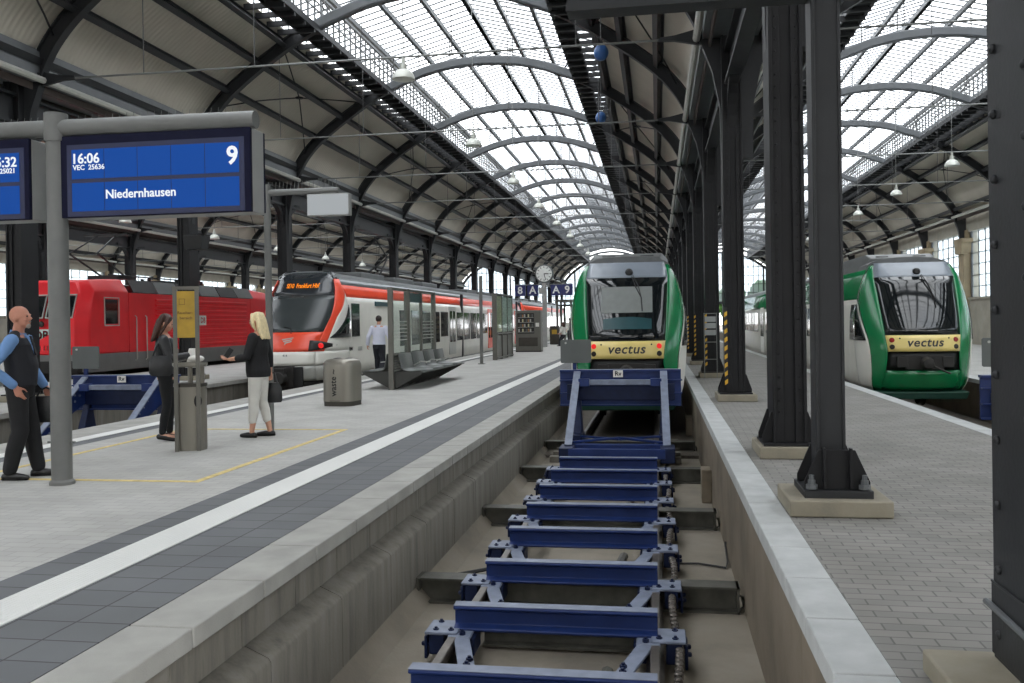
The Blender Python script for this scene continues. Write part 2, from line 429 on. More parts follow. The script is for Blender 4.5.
# platform between the middle tracks
slab('platform_body', -8.72, -2.6, -1.1, -.115, M['wall_pit'])
mb = segs(MB(), -2.745, -2.385, -.11, 0, .85, .014); mb.box(-2.745, -2.385, 60, YEND, -.11, 0)
struct(mb.build('platform_edge_slabs', M['slab_e'], bevel=.008))
slab('paving_dark_band', -3.42, -2.75, -.115, -.002, M['slab_d'])
slab('tactile_strip', -3.74, -3.42, -.115, .003, M['strip'])
slab('paving_dark_band', -4.03, -3.74, -.115, -.002, M['slab_d'])
slab('platform_paving', -7.62, -4.03, -.115, 0, M['pave_l'])
slab('paving_dark_band', -7.9, -7.62, -.115, -.002, M['slab_d'])
slab('tactile_strip', -8.14, -7.9, -.115, .003, M['strip'])
mb = segs(MB(), -8.85, -8.145, -.11, 0, .85, .008); mb.box(-8.85, -8.145, 60, YEND, -.11, 0)
struct(mb.build('platform_edge_slabs', M['slab_e']))
mb = segs(MB(), -2.62, -2.46, -.36, -.112, .8, .008); mb.box(-2.62, -2.46, 60, YEND, -.36, -.112)
struct(mb.build('pit_upper_wall', M['wall_pit'], bevel=.004))
mb = psegs(MB(), [(-2.62,-1.1),(-2.3,-1.1),(-2.3,-.455),(-2.315,-.43),(-2.47,-.36),(-2.62,-.36)], 1.22, .01)
mb.extr([(-2.62,-1.1),(-2.3,-1.1),(-2.3,-.43),(-2.47,-.36),(-2.62,-.36)], 'y', 60, YEND)
struct(mb.build('pit_lower_wall', M['wall_pit']))
struct(MB().extr([(-2.31,-.94),(-2.16,-1.1),(-2.31,-1.1)], 'y', Y0, YEND).build('pit_fillet', M['floor_pit']))
slab('pit_floor', -2.35, .8, -1.25, -1.1, M['floor_pit'])
# right hand platform
slab('platform_body', .8, 4.4, -1.1, -.1, M['wall_r'])
struct(MB().extr([(.80,-1.1),(.87,-1.1),(.80,-.95)], 'y', Y0, YEND).build('pit_fillet', M['floor_pit'])) if False else None
mb = psegs(MB(), [(.74,-1.1),(.85,-1.1),(.85,-.12),(.74,-.12)], 2.4, .006)
mb.extr([(.74,-1.1),(.85,-1.1),(.85,-.12),(.74,-.12)], 'y', 60, YEND); struct(mb.build('kerb_wall', M['wall_r']))
mb = segs(MB(), .735, 1.0, -.12, 0, .74, .014); mb.box(.735, 1.0, 60, YEND, -.12, 0)
struct(mb.build('kerb_stones', M['kerb_r'], bevel=.008))
slab('platform_paving', 1.0, 4.2, -.12, -.003, M['pave_r'])
mb = segs(MB(), 4.2, 4.46, -.12, 0, .74, .007); mb.box(4.2, 4.46, 60, YEND, -.12, 0)
struct(mb.build('kerb_stones', M['kerb_r'], bevel=.008))
slab('kerb_wall', 4.38, 4.43, -1.1, -.12, M['wall_r'])
for x0, x1 in ((4.43, 7.65), (-12.05, -8.72), (-21.2, -17.75)):
    slab('track_bed', x0, x1, -1.2, -.98, M['ballast'])
slab('platform_body', 7.65, 16.6, -1.1, -.1, M['wall_r'])
slab('platform_edge_slabs', 7.6, 8.0, -.1, 0, M['kerb_r'])
slab('platform_paving', 8.0, 16.6, -.1, -.003, M['pave_l'])
slab('platform_body', -17.7, -12.05, -1.1, -.1, M['wall_pit'])
slab('platform_edge_slabs', -12.4, -12.0, -.1, 0, M['slab_e'])
slab('platform_edge_slabs', -17.75, -17.3, -.1, 0, M['slab_e'])
slab('platform_paving', -17.3, -12.4, -.1, -.003, M['pave_l'])
slab('platform_paving', -43.9, -21.2, -1.1, 0, M['pave_l'])
struct(MB().box(-43.9, 16.6, -11, Y0, -.3, 0).build('floor', M['pave_l']))
struct(MB().box(-120, 120, YEND, 420, -1.3, -1.0).build('ground_outside', M['ballast']))
# faded yellow frame painted on the paving
mb = MB()
for x0, x1, y0, y1 in ((-7.17,-4.54,8.34,8.42),(-7.17,-4.54,12.66,12.74),(-4.62,-4.54,8.42,12.66),(-7.17,-7.09,8.42,12.66)):
    mb.box(x0, x1, y0, y1, 0, .004)
struct(mb.build('painted_yellow_line', M['mark_y']))

# --- tracks
def track(xc, g, y0, y1, nm, sleepers=(), top=-.85):
    for s in (-1, 1):
        x = xc+s*g
        mb = MB()
        mb.extr([(x-.065,top-.15),(x+.065,top-.15),(x+.065,top-.135),(x+.014,top-.11),(x+.014,top-.045),(x+.036,top-.035),(x+.036,top-.006),(x+.028,top),(x-.028,top),(x-.036,top-.006),(x-.036,top-.035),(x-.014,top-.045),(x-.014,top-.11),(x-.065,top-.135)], 'y', y0, y1)
        tag(mb.build('rail', M['rail']), f'{"left" if s < 0 else "right"} running rail of the {nm}', 'rail')
    if sleepers:
        a, b, dz = sleepers; y = a
        sm = MB().extr([(-.13,-.2),(.13,-.2),(.11,0),(-.11,0)], 'x', -1.22, 1.22).mesh('sleeper'); sm.materials.append(M['sleeper'])
        while y < b:
            o = bpy.data.objects.new('sleeper', sm); COL.objects.link(o); o.location = (xc, y, dz); y += .62
            tag(o, f'concrete sleeper under the rails of the {nm}', 'sleeper', f'sleepers of the {nm}')
track(-.82, .77, Y0, 60, 'middle pit', (16.9, 20, -.99), top=-.86)
struct(MB().box(-2.3, .74, 17.4, YEND, -1.12, -1.04).build('track_bed', M['ballast']))
track(-10.4, .72, 4, 95, 'track with the white and red train', top=-.8)
track(6.0, .72, 4, 95, 'track with the angled railcar', (6, 27, -.96), top=-.8)
track(-19.6, .72, 4, 95, 'track with the red locomotive', top=-.8)

# --- roof over three naves
NAVES = [('middle pit', -6.1), ('angled railcar', 9.2), ('red locomotive', -21.2), ('tracks beyond the locomotive', -36.3)]
for nm, cx in NAVES:
    for s in (-1, 1):
        X = lambda p: (cx+s*p[0], p[1])
        # sheeting panels
        po = [(u, z) for u, z in offs(PRS, .30)]
        po = [p for p in po if 4.35 <= p[0] <= 7.45]
        po2 = [p for p in offs(PRS, .35) if 4.35 <= p[0] <= 7.5]
        poly = [X(p) for p in po] + [X(p) for p in reversed(po2)]
        struct(MB().extr(poly, 'y', -10.5, YEND).build('roof_sheeting', M['panel']))
        # purlins
        for u, w, d in ((4.42,.14,.24),(5.2,.15,.2),(6.15,.15,.2),(6.98,.16,.26)):
            z = zprof(u); a = next(i for i in range(len(PRS)) if PRS[i][0] >= u)
            tx, tz = PRS[a][0]-PRS[a-1][0], PRS[a][1]-PRS[a-1][1]; L = math.hypot(tx, tz); tx /= L; tz /= L
            nx, nz = -tz, tx
            q = []
            for o, t in ((-.02,-w/2),(-.02,w/2),(.02,w/2),(.02,.02),(d,.02),(d,w/2),(d+.03,w/2),(d+.03,-w/2),(d,-w/2),(d,-.02),(.02,-.02),(.02,-w/2)):
                q.append(X((u+nx*o+tx*t, z+nz*o+tz*t)))
            struct(MB().extr(q, 'y', -10.5, YEND).build('purlin', M['steel']))
        # light gutter pipe under the lowest purlin
        struct(MB().tube([(cx+s*6.92, -10, 6.93), (cx+s*6.92, YEND, 6.93)], .075, 8).build('gutter_pipe', M['pipe']))
        struct(MB().box(min(cx+s*7.18, cx+s*7.14), max(cx+s*7.18, cx+s*7.14), -10, YEND, 6.74, 6.98).build('gutter_board', M['brickred']))
        # walkway below the lantern edge and its lattice rail
        walk = MB(); xa, xb = sorted((cx+s*3.35, cx+s*4.08)); xa, xb = sorted((cx+s*3.35, cx+s*3.9)); walk.box(xa, xb, -10.5, YEND, 9.98, 10.03)
        walk.box(*sorted((cx+s*3.86, cx+s*3.92)), -10.5, YEND, 9.92, 10.06); walk.box(*sorted((cx+s*3.33, cx+s*3.41)), -10.5, YEND, 9.94, 10.12)
        y = -10.2
        while y < YEND:
            walk.box(*sorted((cx+s*3.35, cx+s*4.46)), y, y+.09, 9.84, 9.98); y += .703
        struct(walk.build('roof_walkway', M['steel']))
        lat = MB(); xl = cx+s*3.36
        lat.box(xl-.02, xl+.02, -10.5, YEND, 10.76, 10.79); lat.box(xl-.04, xl+.04, -10.5, YEND, 10.98, 11.06); lat.box(xl-.02, xl+.02, -10.5, YEND, 10.52, 10.56)
        y = -10.2
        while y < YEND:
            lat.box(xl-.025, xl+.025, y, y+.05, 10.1, 11); y += .5
        struct(lat.build('walkway_lattice', M['steel_m']))
        # lantern glass: upright side and pitched top
        g = MB(); e = (4.5, 11.15)
        g.extr([X((4.5, 10.0)), X((4.515, 10.0)), X((4.515, 11.15)), X((4.5, 11.15))], 'y', -10.5, YEND)
        g.extr([X((4.5, 11.15)), X((0, 12.35)), X((0, 12.37)), X((4.5, 11.17))], 'y', -10.5, YEND)
        go = struct(g.build('lantern_glass', M['sky_glass'], smooth=0))
        b = MB(); y = -10.3
        while y < YEND:
            b.bar((cx+s*4.48, y, 11.10), (cx, y, 12.29), .036, .045); b.box(*sorted((cx+s*4.47, cx+s*4.5)), y, y+.03, 10.0, 11.12); y += .46
        b.build('glazing_bars', M['arc'], go, smooth=0)
        for u in (0.02, 1.15, 2.3, 3.4, 4.48):
            zz = 12.35-1.2*u/4.5-.16
            struct(MB().box(cx+s*u-.06, cx+s*u+.06, -10.5, YEND, zz-.1, zz+.06).build('lantern_purlin', M['arc']))
# valley gutters and longitudinal girders on the column lines
for x in (1.446, -13.65, -28.75):
    struct(MB().extr([(x-.52,6.9),(x+.52,6.9),(x+.52,7.6),(x+.46,7.6),(x+.4,6.98),(x-.4,6.98),(x-.46,7.6),(x-.52,7.6)], 'y', -10.5, YEND).build('valley_gutter', M['steel_m']))
    g = MB(); g.box(x-.02, x+.02, -10, YEND, 6.02, 6.62); g.box(x-.13, x+.13, -10, YEND, 6.58, 6.64); g.box(x-.13, x+.13, -10, YEND, 5.98, 6.04)
    struct(g.build('longitudinal_beam', M['steel']))

# arches: each a thing of rib, pale lantern arc, tie rod, hangers
I_SEC = [(-.17,-.1),(-.17,.1),(-.14,.1),(-.14,.02),(.14,.02),(.14,.1),(.17,.1),(.17,-.1),(.14,-.1),(.14,-.02),(-.14,-.02),(-.14,-.1)]
A_SEC = [(-.15,-.1),(-.15,.1),(-.11,.13),(.11,.13),(.15,.1),(.15,-.1),(.11,-.13),(-.11,-.13)]
def make_arch():
    t = thing('roof_arch', '', 'roof arch')
    for s in (-1, 1):
        path = [(s*u, z) for u, z in PRS if u >= 3.3]
        mb = MB().sweepxz(path, I_SEC, 0, flip=s)
        # thickened foot bracket towards the column, bracket for the tie
        mb.extr([(s*7.62,4.6),(s*7.36,4.6),(s*7.34,5.6),(s*7.2,6.3),(s*6.95,6.95),(s*7.1,7.25),(s*7.62,7.2)], 'y', -.1, .1)
        mb.extr([(s*6.98,7.13),(s*6.98,6.82),(s*6.5,6.92),(s*6.2,6.93),(s*6.2,6.99),(s*6.5,7.02)], 'y', -.05, .05)
        mb.build('rib', M['steel'], t)
        for u in (2.1, 4.6):
            MB().tube([(s*u, 0, 6.96), (s*u, 0, zprof(u)-.1)], .011, 5).build('hanger', M['rod'], t)
        # struts from the pale arc up to the lantern purlins
        for u in (1.15, 2.3, 3.25):
            MB().tube([(s*u, 0, zprof(u)), (s*u, 0, 12.35-1.2*u/4.5-.2)], .022, 5).build('lantern_strut', M['rod'], t)
        MB().bar((s*2.9, 0, zprof(2.9)), (s*3.36, 0, 11.0), .05, .05).build('edge_strut', M['rod'], t)
    pa = [(s*u, z) for s, u, z in [(-1, u, z) for u, z in reversed(PRS) if u <= 3.5] + [(1, u, z) for u, z in PRS if 0 < u <= 3.5]]
    MB().sweepxz(pa, A_SEC, 0).build('lantern_arc', M['arc'], t)
    MB().tube([(-6.4, 0, 6.955), (6.4, 0, 6.955)], .022, 6).build('tie_rod', M['tie'], t)
    return t
proto = make_arch(); n = 0
for nm, cx in NAVES:
    for k in range(-1, KEND+1):
        o = proto if n == 0 else dup(proto); n += 1
        o.location = (cx, YK(k), 0)
        o['label'] = f'dark steel roof arch above the {nm}, {ORD[k+1]} counted from the camera'
        o['group'] = f'roof arches above the {nm}'
# crossed thin bracing rods on the sheeting, every second bay
def make_brace():
    mb = MB(); q = []
    for s in (1,):
        A = lambda u, y: (u, y, zprof(u)+.1)
        mid = A(5.45, BAY/2)
        for u, y in ((4.5, 0), (4.5, BAY), (6.7, 0), (6.7, BAY)):
            p = [A(u+(5.45-u)*i/6, y+(BAY/2-y)*i/6) for i in range(7)]
            mb.tube(p, .022, 5)
        mb.lathe([(.0,-.02),(.13,-.02),(.13,.02),(0,.02)], mid, 10)
    return mb
bm_ = make_brace().mesh('brace_rods'); bm_.materials.append(M['steel_d'])
for nm, cx in NAVES:
    for s in (1, -1):
        for k in range(0, KEND, 2):
            o = bpy.data.objects.new('brace_rods', bm_); COL.objects.link(o); o.location = (cx, YK(k+(1 if s < 0 else 0)), 0); o.scale = (s, 1, 1)
            tag(o, f'crossed bracing rods, {"right" if s > 0 else "left"} roof slope above the {nm}, {ORD[k//2]} from camera', 'bracing', 'roof bracing rods')

# pendant lamps
def make_lamp():
    t = thing('pendant_lamp', '', 'lamp')
    MB().tube([(0,0,.42),(0,0,3.9)], .012, 5).build('suspension_rod', M['tie'], t)
    MB().lathe([(.015,.45),(.035,.44),(.04,.32),(.07,.31),(.075,.21),(.1,.2)], (0,0,0), 14).build('gear_housing', M['bulb'], t)
    MB().lathe([(.09,.2),(.15,.17),(.21,.09),(.235,0),(.22,0),(.195,.08),(.14,.155),(.07,.18)], (0,0,0), 18).build('reflector', M['bulb'], t)
    return t
lamp = make_lamp(); n = 0
for nm, cx, ks in (('middle pit', -5.0, range(2, 11)), ('angled railcar', 9.7, range(2, 11)), ('red locomotive', -20.1, range(3, 10))):
    for i, k in enumerate(ks):
        o = lamp if n == 0 else dup(lamp); n += 1
        o.location = (cx, YK(k), 6.5 if nm != 'red locomotive' else 5.6)
        o['label'] = f'white bell-shaped pendant lamp above the {nm}, {ORD[i]} from the camera'; o['group'] = f'pendant lamps above the {nm}'

# --- columns
def make_column(stripes=False):
    t = thing('iron_column', '', 'column')
    c = MB(); c.box(-.15, .15, -.2, .2, .16, 6.9)
    for s in (-1, 1):
        c.box(s*.165-.018, s*.165+.018, -.27, .27, .16, 6.9)
        c.box(s*.11-.05, s*.11+.05, -.235, -.2, .16, 6.9)
    c.build('shaft', M['steel_d'], t, bevel=.004)
    r = MB(); z = .5
    while z < 5.6:
        for s in (-1, 1):
            r.ell((s*.11, -.238, z), (.014, .01, .014), 5)
        z += .13
    r.build('rivets', M['steel_d'], t)
    b = MB()
    b.box(-.3, .3, -.36, .36, .13, .16)
    for s in (-1, 1):
        b.extr([(s*.18,.16),(s*.3,.16),(s*.3,.22),(s*.2,.5),(s*.18,.5)], 'y', -.2, -.17); b.extr([(s*.18,.16),(s*.3,.16),(s*.3,.22),(s*.2,.5),(s*.18,.5)], 'y', .17, .2)
    b.build('foot', M['steel_d'], t, bevel=.004)
    MB().box(-.35, .38, -.42, .45, 0, .13).build('plinth', M['plinth'], t, bevel=.012)
    for s in (-1, 1):                                   # curved knee brackets along the hall
        p = [(s*(.2+1.1*(1-math.cos(a))), 4.95+1.1*math.sin(a)) for a in [PI/2*i/8 for i in range(9)]]
        poly = [(y, z) for y, z in p] + [(y*1.0+s*.16*0, z+.16) for y, z in reversed(p)]
        k = MB()
        for i in range(8):
            (y0, z0), (y1, z1) = p[i], p[i+1]
            k.hexa([(-.09,y0,z0),(.09,y0,z0),(.09,y1,z1),(-.09,y1,z1),(-.09,y0-s*.13,z0+.1),(.09,y0-s*.13,z0+.1),(.09,y1-s*.05,z1+.12),(-.09,y1-s*.05,z1+.12)])
        k.build('knee_bracket', M['steel_d'], t)
    if stripes:
        h = [MB(), MB()]
        for i in range(18):
            z = .34+i*.08
            for f in (0,):
                h[i % 2].hexa([(-.2,-.272,z-.04),(-.145,-.272,z),(-.145,-.2705,z),(-.2,-.2705,z-.04),(-.2,-.272,z+.04),(-.145,-.272,z+.08),(-.145,-.2705,z+.08),(-.2,-.2705,z+.04)])
            h[i % 2].hexa([(-.1865,-.27,z-.04),(-.1835,-.27,z-.04),(-.1835,-.1,z+.04),(-.1865,-.1,z+.04),(-.1865,-.27,z+.04),(-.1835,-.27,z+.04),(-.1835,-.1,z+.12),(-.1865,-.1,z+.12)])
        h[0].build('warning_stripes', M['haz_y'], t, smooth=0); h[1].build('warning_stripes', M['haz_k'], t, smooth=0)
    return t
cA = make_column(False); cB = make_column(True)
for k in range(1, KEND):
    src = cA if k == 1 else cB
    o = src if k in (1, 2) else dup(src)
    o.location = (1.446, YK(k), 0)
    o['label'] = ('riveted black iron column without warning stripes behind the plain grey post' if k == 1 else f'black iron column with warning stripes on the block-paved platform, {ORD[k-2]} of the striped ones')
    o['group'] = 'iron columns of the right platform'
for X, nm, g in ((-13.65, 'beside the white and red train', 'left'), (-28.75, 'beyond the red locomotive', 'far left')):
    for i, k in enumerate(range(1, KEND)):
        o = dup(cA); o.location = (X, YK(k), 0)
        o['label'] = f'dark iron column in the row {nm}, {ORD[i]} from the camera'; o['group'] = f'iron columns of the {g} row'

# the near box column on the right edge
t = thing('box_column', 'huge riveted grey box column with a conduit pipe, right beside the camera', 'column', (1.72, 3.7, 0))
MB().box(-.33, .33, -.36, .38, .1, 6.9).build('shaft', M['steel'], t, bevel=.006)
c = MB()
c.box(-.337, -.33, -.36, .383, .12, .42); c.box(-.34, -.33, -.36, .384, .42, .43)
c.build('foot_plate', M['steel'], t, bevel=.003)
r = MB(); z = .22
while z < 6.6:
    for y, dz in ((.3, 0), (-.02, .12), (-.29, 0)):
        r.ell((-.335, y, z+dz), (.016, .02, .02), 6)
    z += .27
r.build('rivets', M['steel'], t)
MB().box(-.6, .6, -.8, .45, 0, .1).build('plinth', M['plinth'], t, bevel=.012)
o = MB().tube([(1.374, 4.12, .325), (1.374, 4.05, .325), (1.37, 3.6, .315), (1.37, 3.3, .31)], .014, 8).build('conduit', M['steel_m'])
tag(o, 'thin grey conduit pipe running low across the near box column', 'pipe')

# portal post with cantilever beam
t = thing('portal_post', 'plain grey steel post with gusseted foot and cantilever beam on the block paving', 'post', (1.385, 7.62, 0))
p = MB(); p.box(-.115, .08, -.095, .095, .2, 4.3); p.box(-.14, -.11, -.125, .125, .2, 4.3); p.box(.065, .09, -.105, .105, .2, 4.3)
p.build('shaft', M['steel'], t, bevel=.006)
f = MB(); f.box(-.26, .26, -.28, .28, .13, .19)
f.build('base_plate', M['steel'], t, bevel=.004)
for y in (-.2, .17):
    f = MB()
    f.extr([(-.25,.19),(.25,.19),(.25,.25),(.14,.5),(-.14,.5),(-.25,.25)], 'y', y-.012, y+.012)
    f.bar((-.1,y-.03,.2),(-.1,y-.03,.52),.02,.06); f.bar((.1,y-.03,.2),(.1,y-.03,.52),.02,.06)
    f.build('gusset', M['steel_d'], t, bevel=.003)
for x in (-.2, .2):
    b = MB(); b.lathe([(.045,.2),(.045,.235),(.03,.235),(.03,.27),(.02,.27),(.02,.31)], (x, -.245, 0), 6); b.build('anchor_bolt', M['steel_m'], t)
MB().box(-.385, .385, -.38, .38, 0, .13).build('plinth', M['plinth'], t, bevel=.012)
b = MB(); b.box(-2.1, .3, -.14, .14, 4.15, 4.18); b.box(-2.1, .3, -.14, .14, 4.42, 4.45); b.box(-2.1, .3, -.015, .015, 4.18, 4.42)
b.box(-2.1, .3, -.145, -.125, 4.13, 4.2)
b.build('cantilever_beam', M['steel'], t)

# notice rack on the second striped column
t = thing('notice_rack', 'small grey notice rack on tubular legs in front of a striped column', 'notice board', (1.37, YK(3)-.62, 0))
f = MB()
for x in (-.16, .16): f.tube([(x, 0, 0), (x, 0, 1.72)], .012, 6)
for z in (.5, .95, 1.7): f.tube([(-.16, 0, z), (.16, 0, z)], .012, 6)
f.build('stand', M['tie'], t)
for z in (1.2, 1.38, 1.55):
    MB().box(-.14, .14, -.01, .01, z-.07, z+.07).build('notice_plate', M['notice'], t)

# --- outer walls with windows
wn = 1
for nm, X, s in (('right', 16.8, 1), ('left', -43.9, -1)):
    mb = MB(); mb.box(*sorted((X, X+s*.5)), -10, YEND, -1.1, 2.5); mb.box(*sorted((X, X+s*.5)), -10, YEND, 6.1, 7.9)
    mb.box(*sorted((X-s*.08, X)), -10, YEND, 2.4, 2.52)
    struct(mb.build('wall_'+nm, M['wallplaster']))
    for k in range(0, KEND):
        pl = MB(); y = YK(k); pl.box(*sorted((X-s*.25, X+s*.5)), y-.45, y+.45, -.1, 5.2)
        pl.extr([(y-.45,4.9),(y-.55,5.05),(y-.6,5.5),(y-.7,5.55),(y-.7,5.75),(y+.7,5.75),(y+.7,5.55),(y+.6,5.5),(y+.55,5.05),(y+.45,4.9)], 'x', *sorted((X-s*.4, X+s*.5)))
        pl.box(*sorted((X-s*.1, X+s*.5)), y-.4, y+.4, 5.75, 6.2)
        o = struct(pl.build('pilaster', M['sandstone'], bevel=.01))
        y0, y1 = y+.6, YK(k+1)-.6
        f = MB(); f.box(*sorted((X+s*.1, X+s*.2)), y0-.2, y0, 2.5, 6.1); f.box(*sorted((X+s*.1, X+s*.2)), y1, y1+.2, 2.5, 6.1)
        ny = 6
        for i in range(1, ny): f.box(*sorted((X+s*.13, X+s*.19)), y0+(y1-y0)*i/ny-.02, y0+(y1-y0)*i/ny+.02, 2.5, 6.1)
        for i in range(1, 6): f.box(*sorted((X+s*.13, X+s*.19)), y0, y1, 2.5+3.6*i/6-.025, 2.5+3.6*i/6+.025)
        fo = struct(f.build('window_%d' % wn, M['steel_m'], smooth=0)); wn += 1
        MB().box(*sorted((X+s*.15, X+s*.165)), y0, y1, 2.5, 6.1).build('pane', M['win_glass'], fo, smooth=0)
fw = MB(); fw.box(-43.9, 16.6, -11.3, -11, 0, 4.5); fw.box(-43.9, 16.6, -11.3, -11, 7.5, 12.6)  # unseen wall added behind the camera to hold back light from there
for x in range(-44, 17, 4): fw.box(x, x+1.2, -11.3, -11, 4.5, 7.5)
struct(fw.build('wall_light_block', M['wallplaster']))
# end gable: open below, glazed arch above
fr = MB(); gl = MB()
fr.box(-43.9, 16.6, YEND-.1, YEND+.2, 3.7, 4.0)
for nm, cx in NAVES:
    top = [(cx+s*u, z) for s, u, z in [(-1, u, z) for u, z in reversed(PRS)] + [(1, u, z) for u, z in PRS[1:]]]
    gl.extr(top + [(cx+7.55, 4.0), (cx-7.55, 4.0)], 'y', YEND+.02, YEND+.05)
    u = -7.0
    while u <= 7.01:
        big = abs(u) % 2.8 < .01
        fr.box(cx+u-(.11 if big else .03), cx+u+(.11 if big else .03), YEND-.1, YEND+.12, 3.8 if not big else -1, zprof(u)); u += .7
    for z in (5.2, 6.4, 7.6, 8.8, 10):
        um = max(u for u, zz in PRS if zz >= z) if z < 10.95 else 0
        fr.box(cx-um, cx+um, YEND-.05, YEND+.08, z-.04, z+.04)
fo = struct(fr.build('wall_back', M['steel'], smooth=0))
struct(gl.build('window_back', M['win_glass'], smooth=0))
# trees outside the far end
def tree(x, y, h, lab):
    t = thing('tree', lab, 'tree', (x, y, -1), 0, 'trees beyond the far end')
    MB().tube([(0,0,0),(.1,0,h*.35),(0,.1,h*.6)], [.25,.2,.12], 8).build('trunk', M['bark'], t)
    c = MB()
    for i in range(420):
        a = random.uniform(0, 2*PI); b = random.uniform(-1, 1); r = random.uniform(.75, 1)*h*.3
        q = Vector((math.cos(a)*math.sqrt(1-b*b), math.sin(a)*math.sqrt(1-b*b), b*1.15))*r + Vector((0, 0, h*.68))
        d = Quaternion(Vector((random.uniform(-1,1), random.uniform(-1,1), random.uniform(-1,1))).normalized(), random.uniform(0, 6)).to_matrix()
        c._add([q + d @ Vector(p) for p in ((-.5,0,-.3),(.5,0,-.3),(.6,.1,.3),(-.4,-.1,.35))], [(0,1,2,3)])
    c.build('crown', M['leaf'], t, smooth=0)
tree(11.5, YEND+14, 7.5, 'leafy green tree outside beyond the right nave, nearer the striped columns')
tree(17, YEND+19, 8.5, 'leafy green tree outside beyond the right nave, closer to the hall wall')
tree(2.5, YEND+24, 6.5, 'small leafy green tree outside beyond the column row')
# ------------------------------------------------------------------ trains
def interp(tab, h):
    """smooth interpolation of rows (h, a, b, c)"""
    if h <= tab[0][0]: return tab[0][1:]
    for i in range(len(tab)-1):
        if h <= tab[i+1][0]:
            t = (h-tab[i][0])/(tab[i+1][0]-tab[i][0])
            p0, p1, p2, p3 = tab[max(i-1,0)], tab[i], tab[i+1], tab[min(i+2,len(tab)-1)]
            return tuple(.5*((2*b)+(-a+c)*t+(2*a-5*b+4*c-d)*t*t+(-a+3*b-3*c+d)*t**3) for a,b,c,d in zip(p0[1:],p1[1:],p2[1:],p3[1:]))
    return tab[-1][1:]
class Nose:
    """rows: (height over rail, half width, half width of the front field, front y); plan outline is a superellipse back to ys"""
    def __init__(s, rows, ys, n=2.4):
        s.rows, s.ys, s.n = rows, ys, n
    def y(s, x, h):
        w, xg, yf = interp(s.rows, h); q = min(1, abs(x)/w)
        return yf+(s.ys-yf)*(1-(1-q**s.n)**(1/s.n))
    def patch(s, h0, h1, side, nh=6, nx=10, out=0.0, f0=0, f1=1, tr=None):
        """side 0: front field between -xg and xg; +-1: flank from xg to w"""
        rows = []
        for i in range(nh+1):
            h = h0+(h1-h0)*i/nh; w, xg, yf = interp(s.rows, h); r = []
            for j in range(nx+1):
                t = j/nx
                if side == 0: xo = 0; x = -xg+2*xg*(f0+(f1-f0)*t)
                else:
                    a0 = math.asin(min(1, xg/w)); u0, u1 = tr(h) if tr else (0, 1); a = a0+(PI/2-a0)*(u0+(u1-u0)*t); x = side*w*math.sin(a); xo = side*out*math.sin(a)**6
                r.append((x+(0 if side == 0 else xo), s.y(min(abs(x), w), h)-out*(1 if side == 0 else math.cos(min(1, abs(x)/w)**8*PI/2)), h))
            rows.append(r)
        return rows

def wheelset(mb, y, r=.38, g=.72):
    for x in (-g, g):
        mb.lathe([(0,-.06),(r*.6,-.05),(r*.65,-.03),(r*.85,-.03),(r,-.06),(r,.05),(r+.03,.06),(r+.03,.085),(0,.085)], (x, y, r), 18, 'x')
    mb.tube([(-g, y, r), (g, y, r)], .07, 8)

